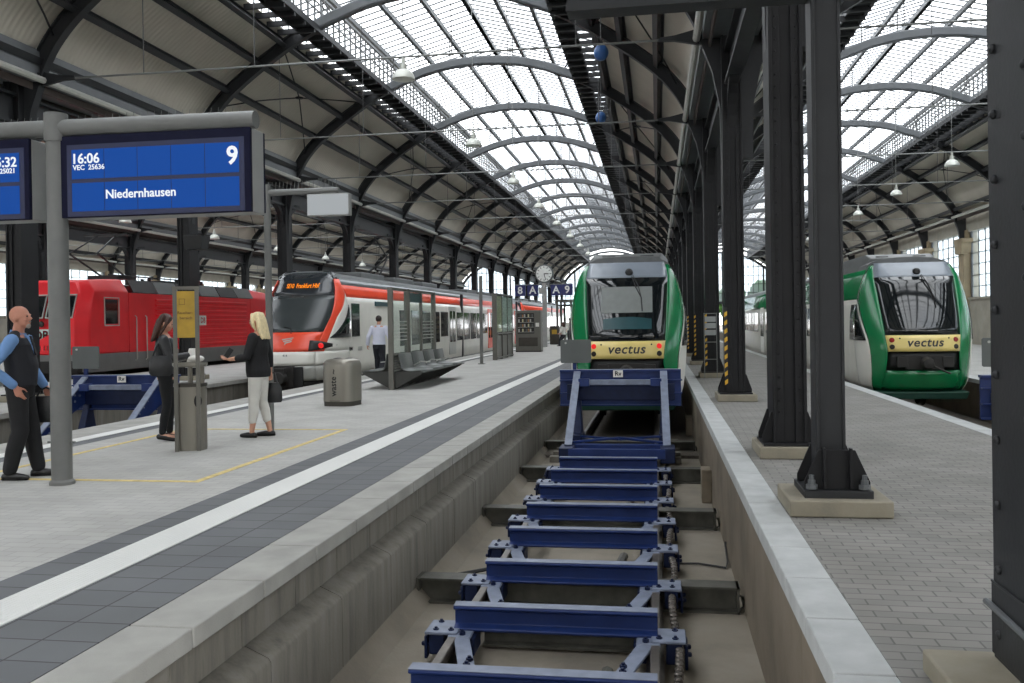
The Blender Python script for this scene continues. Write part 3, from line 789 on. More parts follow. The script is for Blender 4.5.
def railcar(X0, Y0_, label, lit, group, L=17.5):
    t = thing('railcar', label, 'train', (X0, Y0_, -.8), 0, group)
    rows = [(.58,1.10,.86,.30),(.75,1.2,.87,.14),(1.07,1.25,.82,.04),(1.52,1.29,.79,0),(1.90,1.30,.83,.06),(2.4,1.28,.86,.28),(2.9,1.21,.885,.55),(3.30,1.1,.905,.78),(3.52,.99,.88,.98),(3.66,.90,.84,1.15)]
    N = Nose(rows, 1.25, 2.6)
    b = MB()
    b.grid(N.patch(.58, 1.07, 0, 4)); b.build('apron', M['green'], t, solid=.02)
    MB().grid(N.patch(1.07, 1.52, 0, 3, out=-.05)).build('coupler_recess', M['black'], t, solid=.02)
    MB().grid(N.patch(1.52, 1.90, 0, 4, 14, .012)).build('name_band', M['band'], t, solid=.02); nb = t.children[-1] if t.children else None
    MB().grid(N.patch(1.90, 3.30, 0, 8, 14, .004)).build('windscreen', M['ws'], t, solid=.02)
    tb = lambda h: min(1, .34+.08*(h-.58)+.36*max(0, h-1.75)**1.3) if h < 2.74 else 1
    for s in (-1, 1):
        MB().grid(N.patch(.58, 3.60, s, 22, 8, tr=lambda h: (0, tb(h)))).build('green_flank', M['green'], t, solid=.03)
        MB().grid(N.patch(.58, 2.74, s, 16, 8, tr=lambda h: (tb(h), 1))).build('white_flank', M['twhite'], t, solid=.03)
        MB().grid(N.patch(1.78, 2.66, s, 8, 6, .038, tr=lambda h: (min(.97, tb(h)+.07), 1))).build('cab_window', M['train_glass'], t, solid=.012)
    # grey cowl over the windscreen running into the roof
    c = []
    for i in range(8):
        h = 3.30+.36*i/7; c.append(N.patch(h, h, 0, 1, 14)[0])
    for y, hh in ((1.75, 3.74), (2.3, 3.8)):
        c.append([(x*1.0, y+abs(x)*.1, hh-(.18 if y > 2 else .14)*(abs(x)/.9)**2.2) for x, _, _ in c[-1]])
    MB().grid(c).build('cowl', M['cowl'], t, solid=.02)
    # lettering, lamps
    lettering('vectus', .285, M['vtxt'], t, lambda x, y, z: (x*1.02, N.y(x, 1.725+y)-.032-z, 1.725+y), .018, .22, 1.08)
    for s in (-1, 1):
        for h, m_ in ((1.79, M['lamp_r'] if lit else M['lamp_rd']), (1.63, M['lamp_k'])):
            x = s*.70; l = MB(); l.lathe([(0,-.03),(.05,-.028),(.062,0),(.062,.03)], (x, N.y(x, h)-.015, h), 16, 'y'); l.build('tail_lamp' if h > 1.7 else 'headlamp', m_, t)
        x = s*.54; MB().lathe([(0,-.02),(.018,-.018),(.02,.02)], (x, N.y(x, 1.83)-.01, 1.83), 10, 'y').build('sensor', M['black'], t)
    # behind the glass: blind, dash (read through the dark screen as lighter fields on its inner face)
    f = lambda x, h, o=.022: (x, N.y(x, h)-o, h)
    if lit:
        MB().grid([[f(-.55+1.12*j/8, h) for j in range(9)] for h in (2.52,2.68,2.84,3.0,3.1)]).build('sun_blind', M['blind'], t)
        MB().grid([[f(-.5+1.05*j/8, 2.16+(.22+.05*math.sin(PI*j/8))*i/3) for j in range(9)] for i in range(4)]).build('dash_panel', M['teal'], t)
    # wiper and camera boss
    wp = MB(); wp.tube([f(.12, 3.33, .05), f(.2, 3.1, .03), f(.33, 2.85, .03)], .012, 5); wp.tube([f(.33, 2.85, .03), f(.35, 2.55, .025)], .014, 5); wp.tube([f(.15, 3.35, .05), f(.27, 3.1, .03), f(.33, 2.85, .03)], .01, 5)
    wp.build('wiper', M['black'], t)
    MB().lathe([(0,-.1),(.05,-.1),(.085,-.06),(.085,.2)], (.06, N.y(.06, 3.42), 3.43), 14, 'y').build('roof_lamp', M['black'], t)
    # coupler
    cp = MB(); cp.box(-.42, .42, .0, .3, 1.1, 1.42); cp.lathe([(.0,-.38),(.12,-.36),(.16,-.2),(.1,-.1),(.1,.3)], (0, .05, 1.25), 12, 'y'); cp.tube([(.1,-.15,1.2),(.45,-.35,1.02)], .025, 6)
    for s in (-1, 1): cp.box(s*.5-.12, s*.5+.12, -.02, .2, 1.15, 1.4)
    cp.build('coupler', M['under'], t, bevel=.01)
    MB().hexa([(-1.0,.28,.38),(1.0,.28,.38),(1.1,1.7,.38),(-1.1,1.7,.38),(-1.05,.24,.56),(1.05,.24,.56),(1.15,1.7,.6),(-1.15,1.7,.6)]).build('rail_guard', M['guard'], t, bevel=.03)
    # body sides
    ys = 1.25
    hs = [.58,.8,1.07,1.5,1.9,2.3,2.6,2.78,2.95,3.15,3.35,3.52]
    W = lambda h: interp(rows, h)[0]
    bd = lambda h: ys-.01
    for s in (-1, 1):
        wht = MB(); grn = MB()
        for h0, h1 in zip(hs, hs[1:]):
            q = lambda y0a, y0b, y1a, y1b: [(s*W(h0), y0a, h0), (s*W(h0), y1a, h0), (s*W(h1), y1b, h1), (s*W(h1), y0b, h1)]
            if h1 <= 2.79:
                wht._add(q(bd(h0), bd(h1), L, L), [(0,1,2,3)])
            else: grn._add(q(ys, ys, L, L), [(0,1,2,3)])
        wht.build('side_wall', M['twhite'], t, solid=.02, weld=True); grn.build('green_side', M['green'], t, solid=.02, weld=True)
        def pane(nm, y0, y1, h0, h1, m_, sl=0, o=.016):
            rows_ = []
            for i in range(6):
                h = h0+(h1-h0)*i/5; ya = y0+sl*i/5
                rows_.append([(s*(W(h)-.02), ya, h), (s*(W(h)+o), ya, h), (s*(W(h)+o), y1, h), (s*(W(h)-.02), y1, h)])
            return MB().loft(rows_).build(nm, m_, t, smooth=0)
        pane('cab_window', ys+.02, ys+.55, 1.78, 2.66, M['train_glass'])
        do = pane('door', 2.75, 3.55, .8, 2.76, M['twhite'], 0, .014); pane('door_window', 2.82, 3.48, 1.65, 2.72, M['train_glass'], 0, .022).parent = do
        y = 4.1
        while y < L-1.6:
            pane('window', y, y+1.35, 1.75, 2.65, M['train_glass']); y += 1.5
        if True:
            lettering('vectus', .2, M['vtxt'], t, (lambda x, y, z: (s*(W(1.45+y)+.008), 2.1+s*x if s > 0 else 2.1-x, 1.45+y)), .015, .2)
    r = MB(); pr = []
    for i in range(13):
        a = PI*i/12; pr.append((-.99*math.cos(a), 3.52+.30*math.sin(a)**.7))
    r.extr(pr, 'y', ys+.1, L); r.build('roof', M['hvac'], t)
    hv = MB(); P = [(-1.0,3.5),(-.93,3.8),(-.80,3.95),(.80,3.95),(.93,3.8),(1.0,3.5)]
    hv.loft([[(x*.93, 1.9, z-.12) for x, z in P], [(x, 2.3, z) for x, z in P], [(x, 6.0, z) for x, z in P]])
    for s in (-1, 1): hv.box(s*.45-.16, s*.45+.16, 2.02, 2.06, 3.86, 3.9)
    hv.build('roof_equipment', M['hvac'], t, bevel=.03)
    MB().box(-1.1, 1.1, 1.2, L, .45, .62).build('underframe', M['under'], t)
    for y in (3.2, 5.2, 14, 16):
        wb = MB(); wheelset(wb, y); wb.build('wheelset', M['under'], t)
    MB().box(-.95, .95, 2.6, 5.9, .3, .58).build('bogie_frame', M['under'], t)
    MB().hexa([(-1.0,L-.02,.6),(1.0,L-.02,.6),(1.0,L,.6),(-1.0,L,.6),(-.95,L-.02,3.5),(.95,L-.02,3.5),(.95,L,3.5),(-.95,L,3.5)]).build('end_wall', M['under'], t)
    return t
railcar(-.67, 19.5, 'green and white railcar standing head-on at the blue buffer stop in the middle pit', True, 'green railcars')
railcar(6.15, 22.2, 'green and white railcar seen at an angle on the track right of the iron columns', False, 'green railcars')
# second coach of the right-hand railcar, seen between the columns
def coach(name, X0, ya, yb, label, cat, wm, um, bandlow, htop, winh, gap, doors=(), group=None, band=None):
    t = thing(name, label, cat, (X0, ya, -.8), 0, group); L = yb-ya
    W = lambda h: 1.29 if h < 2.7 else 1.29-.28*((h-2.7)/(htop-2.7))**1.6
    for s in (-1, 1):
        a = MB(); a.grid([[(s*(W(h)-.08*(h < .9)), y, h) for y in (0, L)] for h in (.6,.9,1.4,2.0,bandlow)]); a.build('side_wall', wm, t, solid=.02)
        c = MB(); c.grid([[(s*W(h), y, h) for y in (0, L)] for h in [bandlow+(htop-bandlow)*i/5 for i in range(6)]]); c.build('coloured_side', um, t, solid=.02)
        y = .7
        while y+gap < L-.6:
            dd = [d for d in doors if abs(d-y) < gap]
            if not dd:
                MB().box(*sorted((s*1.27, s*1.312)), y, y+gap-.2, winh[0], winh[1]).build('window', M['train_glass'], t, bevel=.02)
            y += gap
        for d in doors:
            do = MB().box(*sorted((s*1.26, s*1.31)), d-.65, d+.65, .75, 2.85).build('door', band or wm, t, bevel=.02)
            for q in (-.33, .33): MB().box(*sorted((s*1.27, s*1.322)), d+q-.24, d+q+.24, 1.5, 2.6).build('door_window', M['train_glass'], do, bevel=.02)
    P = [(-W(htop)*math.cos(PI*i/10), htop+.33*math.sin(PI*i/10)**.7) for i in range(11)]
    MB().extr(P, 'y', 0, L).build('roof', M['roofsil'], t)
    for y in (0, L-.03): MB().box(-1.2, 1.2, y, y+.03, .6, htop).build('end_wall', M['under'], t)
    MB().box(-1.1, 1.1, .2, L-.2, .35, .6).build('underframe', M['under'], t)
    for y in (2.2, 4.2, L-4.2, L-2.2):
        wb = MB(); wheelset(wb, y); wb.build('wheelset', M['under'], t)
    return t
coach('railcar_coach', 6.15, 40.0, 56, 'second car of the right green railcar, visible between the iron columns', 'train', M['twhite'], M['green'], 2.78, 3.5, (1.7, 2.65), 1.5, (3.4,))
coach('railcar_coach', -.67, 37.3, 54, 'second car hidden behind the green railcar in the middle pit', 'train', M['twhite'], M['green'], 2.78, 3.5, (1.7, 2.65), 1.5, (3.4,))

# --- red and white electric multiple unit
def emu(X0, Y0_, label, L, text, group):
    t = thing('electric_train', label, 'train', (X0, Y0_, -.8), 0, group)
    rows = [(.35,1.12,.8,.22),(.8,1.2,.8,.05),(1.22,1.24,.80,0),(1.45,1.25,.80,.05),(1.6,1.26,.80,.12),(2.15,1.28,.90,.40),(2.7,1.26,1.02,.75),(3.3,1.13,.98,1.2),(3.75,.94,.86,1.5),(3.9,.82,.74,1.72),(3.98,.68,.6,1.88)]
    N = Nose(rows, 1.9, 2.5); W = lambda h: interp(rows, h)[0]
    for h0, h1, m_, nm in ((1.22,1.6,'twhite','bumper'),(.78,1.2,'tgrey','lower_bumper')):
        for s in (-1, 0, 1):
            MB().grid(N.patch(h0, h1, s, 4, 10)).build(nm, M[m_], t, solid=.03)
    for s in (-1, 0, 1): MB().grid(N.patch(.3, .78, s, 3, 10, -.04)).build('rail_guard', M['under'], t, solid=.03)
    MB().grid(N.patch(1.6, 2.15, 0, 5, 12)).build('red_nose', M['tred'], t, solid=.03)
    MB().grid(N.patch(2.15, 3.22, 0, 8, 12, .006)).build('windscreen', M['ws2'], t, solid=.02)
    MB().grid(N.patch(3.22, 3.98, 0, 6, 12)).build('display_mask', M['mask'], t, solid=.02)
    for s in (-1, 1):
        tb = lambda h: .20+.08*(h-1.6) if h < 2.6 else min(1, .28+1.0*(h-2.6))
        MB().grid(N.patch(1.6, 3.72, s, 16, 8, tr=lambda h: (0, tb(h)))).build('red_flank', M['tred'], t, solid=.03)
        MB().grid(N.patch(1.6, 3.31, s, 14, 8, tr=lambda h: (tb(h), 1))).build('white_flank', M['twhite'], t, solid=.03)
        MB().grid(N.patch(1.98, 2.95, s, 8, 6, .04, tr=lambda h: (.27+.69*((h-1.98)/.97)**.85, .99))).build('cab_window', M['train_glass'], t, solid=.012)
        MB().grid(N.patch(3.72, 3.98, s, 4, 8)).build('roof_shoulder', M['mask'], t, solid=.02)
        # lamp cluster
        l = MB(); r_ = []
        for i in range(5):
            rr = []
            for j in range(7):
                x = s*(.62+.56*j/6); h = 1.77+(i/2-1)*.15*(1-(j/6)**2*.92); rr.append((x, N.y(x, h)-.03, h))
            r_.append(rr)
        l.grid(r_).build('lamp_housing', M['black'], t, solid=.015)
        x = s*.88; MB().lathe([(0,-.06),(.06,-.05),(.085,0),(.085,.05)], (x, N.y(x, 1.76)-.02, 1.76), 14, 'y').build('tail_lamp', M['lamp_r'], t)
    f = lambda x, h, o=.014: (x, N.y(x, h)-o, h)
    MB().grid([[f(-.75+1.5*j/8, h, .012) for j in range(9)] for h in (2.28,2.4,2.52,2.6)]).build('dash_panel', M['mask'], t)
    if text:
        lettering(text, .125, M['amber'], t, lambda x, y, z: f(x+.03, 3.52+y*1.5, .035+z), .012, 0, 1.0)
    wp = MB(); wp.tube([f(.06, 2.12, .03), f(.02, 2.28, .03), f(-.2, 2.32, .03)], .014, 5); wp.build('wiper', M['black'], t)
    # winged emblem on the nose
    em = MB()
    for dy, a, b_ in ((0,.0,.34),(-.05,.05,.26),(-.1,.1,.2)):
        em.grid([[f(-.17+a+(b_)*j/4, 1.93+dy+.015*j, .02) for j in range(5)], [f(-.17+a+(b_)*j/4-.02, 1.965+dy+.012*j, .02) for j in range(5)]])
    em.grid([[f(-.1,1.8,.02), f(.0,1.9,.02)], [f(-.06,1.8,.02), f(.04,1.98,.02)]])
    em.build('emblem', M['tgrey'], t, smooth=0)
    lettering('414', .09, M['vtxt'], t, lambda x, y, z: f(x, 1.5+y, .03), .015)
    cp = MB(); cp.box(-.3, .3, -.15, .2, .62, 1.2); cp.lathe([(0,-.5),(.17,-.48),(.22,-.3),(.15,-.18),(.15,.1)], (0, 0, .88), 12, 'y'); cp.box(-.16, .16, -.42, -.25, .98, 1.16)
    cp.build('coupler', M['under'], t, bevel=.01)
    MB().box(-.55, .55, -.03, .02, .62, 1.18).build('coupler_recess', M['black'], t)
    ys = 1.9; hs = [.35,.6,.8,1.22,1.6,2.0,2.4,2.8,3.0,3.18,3.3,3.42,3.55,3.72]
    Ws = lambda h: 1.24+.03*min(1, max(0, h-.8)/.8) if h < 2.7 else interp([(2.7,1.27),(3.3,1.16),(3.72,.95)], h)[0]
    def q(mb, s, a, b_, h0, h1):
        mb._add([(s*Ws(h0), a(h0), h0), (s*Ws(h0), b_(h0), h0), (s*Ws(h1), b_(h1), h1), (s*Ws(h1), a(h1), h1)], [(0,1,2,3)])
    bd = lambda h: ys-.02
    for s in (-1, 1):
        wh = MB(); rd = MB(); lo = MB(); si = MB()
        for h0, h1 in zip(hs, hs[1:]):
            if h1 <= .8: q(lo, s, lambda h: ys, lambda h: L, h0, h1)
            elif h1 <= 3.19:
                q(wh, s, bd, lambda h: L, h0, h1)
                pass
            elif h1 <= 3.56: q(rd, s, lambda h: ys, lambda h: L, h0, h1)
            else: q(si, s, lambda h: ys, lambda h: L, h0, h1)
        wh.build('side_wall', M['twhite'], t, solid=.02, weld=True); rd.build('red_side', M['tred'], t, solid=.02, weld=True); lo.build('skirt', M['under'], t, solid=.02); si.build('roof_edge', M['roofsil'], t, solid=.02)
        MB().box(*sorted((s*1.26, s*1.295)), 2.05, 2.78, 1.98, 3.0).build('cab_side_window', M['train_glass'], t, bevel=.03)
        lettering('RMV', .16, M['green'], t, lambda x, y, z: (s*1.288, 1.95+x*s, 1.62+y), .03)
        MB().box(*sorted((s*1.272, s*1.282)), 2.6, 3.0, 1.55, 1.68).build('operator_sticker', M['tgrey'], t)
        MB().box(*sorted((s*1.25, s*1.30)), 4.4, 5.9, 2.95, 3.1).build('side_display', M['teal'], t, bevel=.01)
        y = 7.2; kk = 0
        while y < L-1.6:
            kk += 1
            if kk % 6 == 0:
                do = MB().box(*sorted((s*1.255, s*1.29)), y, y+1.3, .95, 3.1).build('door', M['tred'] if s > 0 and y > 20 else M['tgrey'], t, bevel=.02)
                for o in (.1, .72): MB().box(*sorted((s*1.26, s*1.296)), y+o, y+o+.48, 1.5, 2.9).build('door_window', M['train_glass'], do, bevel=.02)
            else:
                big = kk % 6 in (1, 2, 3, 4)
                MB().box(*sorted((s*1.25, s*1.297)), y, y+1.3, 1.78 if not big else 1.55, 2.85).build('window', M['train_glass'], t, bevel=.04)
            y += 1.55
        for y in (17.6, 34.5):
            if y < L: MB().box(*sorted((s*1.2, s*1.29)), y, y+.28, .6, 3.7).build('gangway', M['black'], t)
    P = [(-.95*math.cos(PI*i/12), 3.72+.26*math.sin(PI*i/12)**.7) for i in range(13)]
    MB().extr(P, 'y', ys-.1, L).build('roof', M['roofsil'], t)
    rq = MB()
    for y in (5, 9, 13, 22, 26, 30): 
        if y+3 < L: MB().box(-.6, .6, y, y+2.6, 3.9, 4.12).build('roof_equipment', M['hvac'], t, bevel=.03)
    MB().box(-1.1, 1.1, .6, L, .3, .5).build('underframe', M['under'], t)
    for y in (3.2, 5.4, 15.6, 19.6):
        if y < L-2: wb = MB(); wheelset(wb, y); wb.build('wheelset', M['under'], t)
    MB().box(-1.1, 1.1, L-.03, L, .5, 3.7).build('end_wall', M['under'], t)
    pg = MB(); pg.bar((-.3,8,4.15),(0,10,4.95),.05,.05); pg.bar((.3,8,4.15),(0,10,4.95),.05,.05); pg.bar((0,10,4.95),(0,8.4,5.6),.04,.04); pg.bar((-.7,8.4,5.62),(.7,8.4,5.62),.1,.04)
    pg.build('pantograph', M['steel_d'], t)
    return t
emu(-10.4, 24.0, 'white and red electric train with an amber destination display, beside the bench', 36.5, 'SE10  Frankfurt Hbf', 'white and red trains')
emu(-10.4, 61.0, 'second white and red electric train coupled behind, its nose left of the clock post', 30, '', 'white and red trains')

# --- red electric locomotive
def loco(X0, Y0_, label):
    t = thing('locomotive', label, 'locomotive', (X0, Y0_, -.8), 0)
    L = 14.8; w = 1.4
    # body as stations along y: (y, half width, lower front offset)
    def sec(y, w_, top, sh):
        return [(-w_, y, 1.5), (-w_, y, 2.6), (-w_, y, sh), (-w_*.78, y, top), (w_*.78, y, top), (w_, y, sh), (w_, y, 2.6), (w_, y, 1.5)]
    MB().loft([[(x, y-(0 if z < 2.7 else -(z-2.7)*.35), z) for x, y, z in sec(0, 1.12, 3.95, 3.55)], [(x, .35 + (0 if z < 2.7 else (z-2.7)*.3), z) for x, _, z in sec(0, w, 4.0, 3.6)], sec(1.6, w, 4.05, 3.62), sec(2.6, w, 4.08, 3.62)]).build('cab', M['lred'], t, bevel=.05)
    MB().loft([sec(2.6, w, 3.62, 3.6), sec(L-2.6, w, 3.62, 3.6)]).build('body_shell', M['lred'], t)
    MB().loft([sec(L-2.6, w, 4.08, 3.62), sec(L-.35, w, 3.95, 3.6), sec(L, 1.15, 3.75, 3.4)]).build('cab', M['lred'], t, bevel=.05)
    sk = MB(); sk.loft([[(-1.15,0,.95),(1.15,0,.95),(1.15,0,1.5),(-1.15,0,1.5)],[(-w-.01,.35,.9),(w+.01,.35,.9),(w+.01,.35,1.5),(-w-.01,.35,1.5)],[(-w-.01,L-.35,.9),(w+.01,L-.35,.9),(w+.01,L-.35,1.5),(-w-.01,L-.35,1.5)],[(-1.15,L,.95),(1.15,L,.95),(1.15,L,1.5),(-1.15,L,1.5)]])
    sk.build('sole_bar', M['lgrey'], t, bevel=.01)
    for s in (-1, 1):
        rb = MB(); h = 1.66
        while h < 3.5:
            rb.extr([(h-.045, 0), (h+.045, 0), (h+.025, .03), (h-.025, .03)] and [(s*w, h-.06), (s*(w+.05), h-.03), (s*(w+.05), h+.03), (s*w, h+.06)], 'y', 4.3, L-3.0); h += .19
        rb.build('side_ribs', M['lred'], t)
        y = 2.9; i = 0
        while y < L-2.8:
            MB().hexa([(s*w*1.0, y, 3.63), (s*w*1.0, y+1.55, 3.63), (s*w*.985, y+1.55, 3.6), (s*w*.985, y, 3.6), (s*w*.8, y+.05, 4.08), (s*w*.8, y+1.6, 4.08), (s*w*.76, y+1.6, 4.05), (s*w*.76, y+.05, 4.05)]).build('roof_louvre', M['lgrey_d'] if i % 2 else M['black'], t); y += 1.62; i += 1
        MB().box(*sorted((s*(w-.02), s*(w+.014))), 1.2, 1.92, 2.5, 3.35).build('cab_window', M['train_glass'], t, bevel=.05); cw = kids(t)[-1]
        fr = MB(); a, b_, c, d = 1.15, 1.97, 2.45, 3.4
        fr.tube([(s*(w+.012),a,c),(s*(w+.012),b_,c),(s*(w+.012),b_,d),(s*(w+.012),a,d),(s*(w+.012),a,c)], .025, 6); fr.build('window_frame', M['tgrey'], t)
        for y in (2.95, 3.6):
            MB().tube([(s*(w+.01),y,1.2),(s*(w+.07),y,1.25),(s*(w+.07),y,2.75),(s*(w+.01),y,2.8)], .02, 6).build('handrail', M['tgrey'], t)
        MB().box(*sorted((s*(w+.05), s*(w+.062))), 7.45, 8.0, 2.42, 2.82).build('badge', M['lwhite'], t)
        lettering('DB', .3, M['lred'], t, lambda x, y, z: (s*(w+.068), 7.72+x*s, 2.62+y), .03)
    # front: windows, band, lettering, lamps
    fy = lambda z: -.012 if z < 2.7 else (z-2.7)*.35-.014
    for x0, x1 in ((-1.02,-.06),(.06,1.02)):
        P = [(x, fy(z), z) for x, z in ((x0,2.75),(x1,2.75),(x1,3.45),(x0,3.45))]
        MB()._add(P+[(x, y+.05, z) for x, y, z in P], [(0,1,2,3),(4,5,6,7),(0,1,5,4),(1,2,6,5),(2,3,7,6),(3,0,4,7)]).build('front_window', M['train_glass'], t, bevel=.03)
        MB().tube([(x0,fy(2.72)-.01,2.72),(x1,fy(2.72)-.01,2.72),(x1,fy(3.48)-.01,3.48),(x0,fy(3.48)-.01,3.48),(x0,fy(2.72)-.01,2.72)], .028, 6).build('window_frame', M['tgrey'], t)
    MB().box(-1.05, 1.05, -.012, 0, 1.98, 2.3).build('white_band', M['lwhite'], t)
    MB().box(-.42, .22, -.016, -.01, 1.93, 2.35).build('badge', M['lwhite'], t)
    lettering('DB', .4, M['lred'], t, lambda x, y, z: (-.1+x, -.02, 2.14+y), .03)
    lettering('143 116-6', .22, M['lwhite'], t, lambda x, y, z: (x, -.012, 1.72+y), .02)
    for s in (-1, 1):
        MB().lathe([(0,-.08),(.11,-.08),(.14,-.03),(.14,.02)], (s*.82, 0, 1.72), 14, 'y').build('headlamp', M['lamp_k'], t)
        bf = MB(); bf.tube([(s*.85,.1,1.05),(s*.85,-.45,1.05)], .1, 10); bf.lathe([(0,-.5),(.2,-.49),(.22,-.45),(.2,-.42),(0,-.42)], (s*.85, 0, 1.05), 14, 'y'); bf.build('buffer', M['under'], t)
    MB().box(-1.25, 1.25, -.1, .2, .9, 1.3).build('buffer_beam', M['under'], t)
    MB().lathe([(0,-.06),(.09,-.05),(.1,0)], (-.1, 0, 2.52), 12, 'y').build('upper_lamp', M['lamp_k'], t)
    MB().box(-1.2, 1.2, .5, L-.5, .55, .9).build('underframe', M['under'], t)
    for yb in (2.4, L-4.6):
        bo = MB(); bo.box(-1.2, -1.05, yb-.6, yb+2.9, .45, .85); bo.box(1.05, 1.2, yb-.6, yb+2.9, .45, .85)
        for y in (yb, yb+2.3):
            for x in (-1.12, 1.12):
                for q in (-.18, 0, .18): bo.tube([(x, y+q, .7), (x, y+q, 1.0)], .06, 6)
        bo.build('bogie_frame', M['under'], t)
        for y in (yb, yb+2.3): wb = MB(); wheelset(wb, y, .52); wb.build('wheelset', M['under'], t)
    # roof gear
    rg = MB()
    for y in (3.4, 4.4, 5.4, 6.4, 7.4, 8.4, 9.4):
        rg.lathe([(.1,0),(.06,.04),(.1,.08),(.06,.12),(.1,.16),(.06,.2),(.09,.24),(.0,.26)], (.5 if int(y) % 2 else -.4, y, 4.05), 8)
    rg.tube([(.1,3.4,4.32),(.1,10,4.32)], .03, 6); rg.box(-.6,.6,6,8.4,3.9,4.2)
    rg.build('roof_gear', M['black'], t)
    for yb, nm in ((2.3, 'pantograph'),):
        pg = MB()
        for x in (-.45, .45):
            pg.bar((x, yb+1.6, 4.25), (x*1.2, yb-.2, 5.0), .05, .05); pg.bar((x*1.2, yb-.2, 5.0), (x*.8, yb+1.2, 5.75), .04, .04)
        pg.box(-.6, .6, yb+.9, yb+1.9, 4.15, 4.28); pg.box(-.85, .85, yb+1.1, yb+1.2, 5.74, 5.8); pg.box(-.85, .85, yb+1.35, yb+1.45, 5.74, 5.8)
        pg.build(nm, M['black'], t)
    return t
loco(-19.88, 26.7, 'red electric locomotive with ribbed sides standing behind the three people')
coach('red_coach', -19.88, 42.4, 58, 'red coach coupled behind the red locomotive', 'train', M['lred'], M['lred'], 3.0, 3.5, (1.8, 2.8), 1.7, ())
# ------------------------------------------------------------------ pit: floor beams and rail brakes
def hbeam(mb, axis, a, b, c, z0, z1, w):
    """I-section lying along an axis"""
    t = .02
    P = [(c-w/2,z0),(c+w/2,z0),(c+w/2,z0+t),(c+.012,z0+t),(c+.012,z1-t),(c+w/2,z1-t),(c+w/2,z1),(c-w/2,z1),(c-w/2,z1-t),(c-.012,z1-t),(c-.012,z0+t),(c-w/2,z0+t)]
    return mb.extr(P, axis, a, b)
for i, y in enumerate((4.95, 8.36, 11.6, 14.85, 18.1)):
    t = thing('floor_beam', f'weathered steel cross beam lying on the pit floor, {ORD[i]} from the camera', 'steel beam', (-.8, y, -1.1), 0, 'cross beams on the pit floor')
    mb = MB(); hbeam(mb, 'x', -1.46, 1.5, 0, 0, .24, .22); mb.build('profile', M['olive'], t)
    for s in (-1, 1):
        e = MB(); e.box(s*1.48-.012, s*1.48+.012, -.11, .11, .0, .24)
        pts = [(s*1.49,-.02,.14),(s*1.52,-.03,.14),(s*1.535,-.03,.05),(s*1.5,-.03,.02)]
        e.tube(pts, .012, 6); e.build('end_plate', M['olive'], t)
o = MB(); hbeam(o, 'x', -.62, .62, 0, 0, .22, .2)
for i, (y, z) in enumerate(((7.25, -1.08),)):
    ob = o.build('floor_beam', M['olive']); ob.location = (-.82, y, z); tag(ob, 'short weathered steel beam between the two rails of the pit', 'steel beam')
for i, y in enumerate((6.1, 9.4, 12.6)):
    ob = MB().tube([(-.45, y, -1.05), (-.4, y+.55, -1.05)], .05, 8).build('floor_pipe', M['olive']); tag(ob, f'short rusty pipe stub on the pit floor between the rails, {ORD[i]} from the camera', 'pipe', 'pipe stubs')
ob = MB().tube([(-2.2,9.0,-1.06),(-1.75,9.35,-1.05),(-1.5,9.5,-1.05)], .02, 6).build('floor_cable', M['cable']); tag(ob, 'dark cable crossing the pit floor left of the rails', 'cable')
ob = MB().tube([(.1,9.83,-1.08),(.4,9.86,-1.08),(.68,9.72,-1.08),(.71,9.9,-1.06),(.715,10.26,-.98),(.72,10.3,-.95)], .012, 6).build('floor_cable', M['cable']); tag(ob, 'thin black cable bent up the right wall of the pit', 'cable')
for i, y in enumerate((13.2, 20.4)):
    ob = MB().box(.60, .74, y, y+.35, -1.1, -.62).build('wall_block', M['wall_r'], bevel=.01); tag(ob, f'small concrete block against the right pit wall, {"nearer" if i == 0 else "farther"} one', 'concrete block', 'wall blocks')

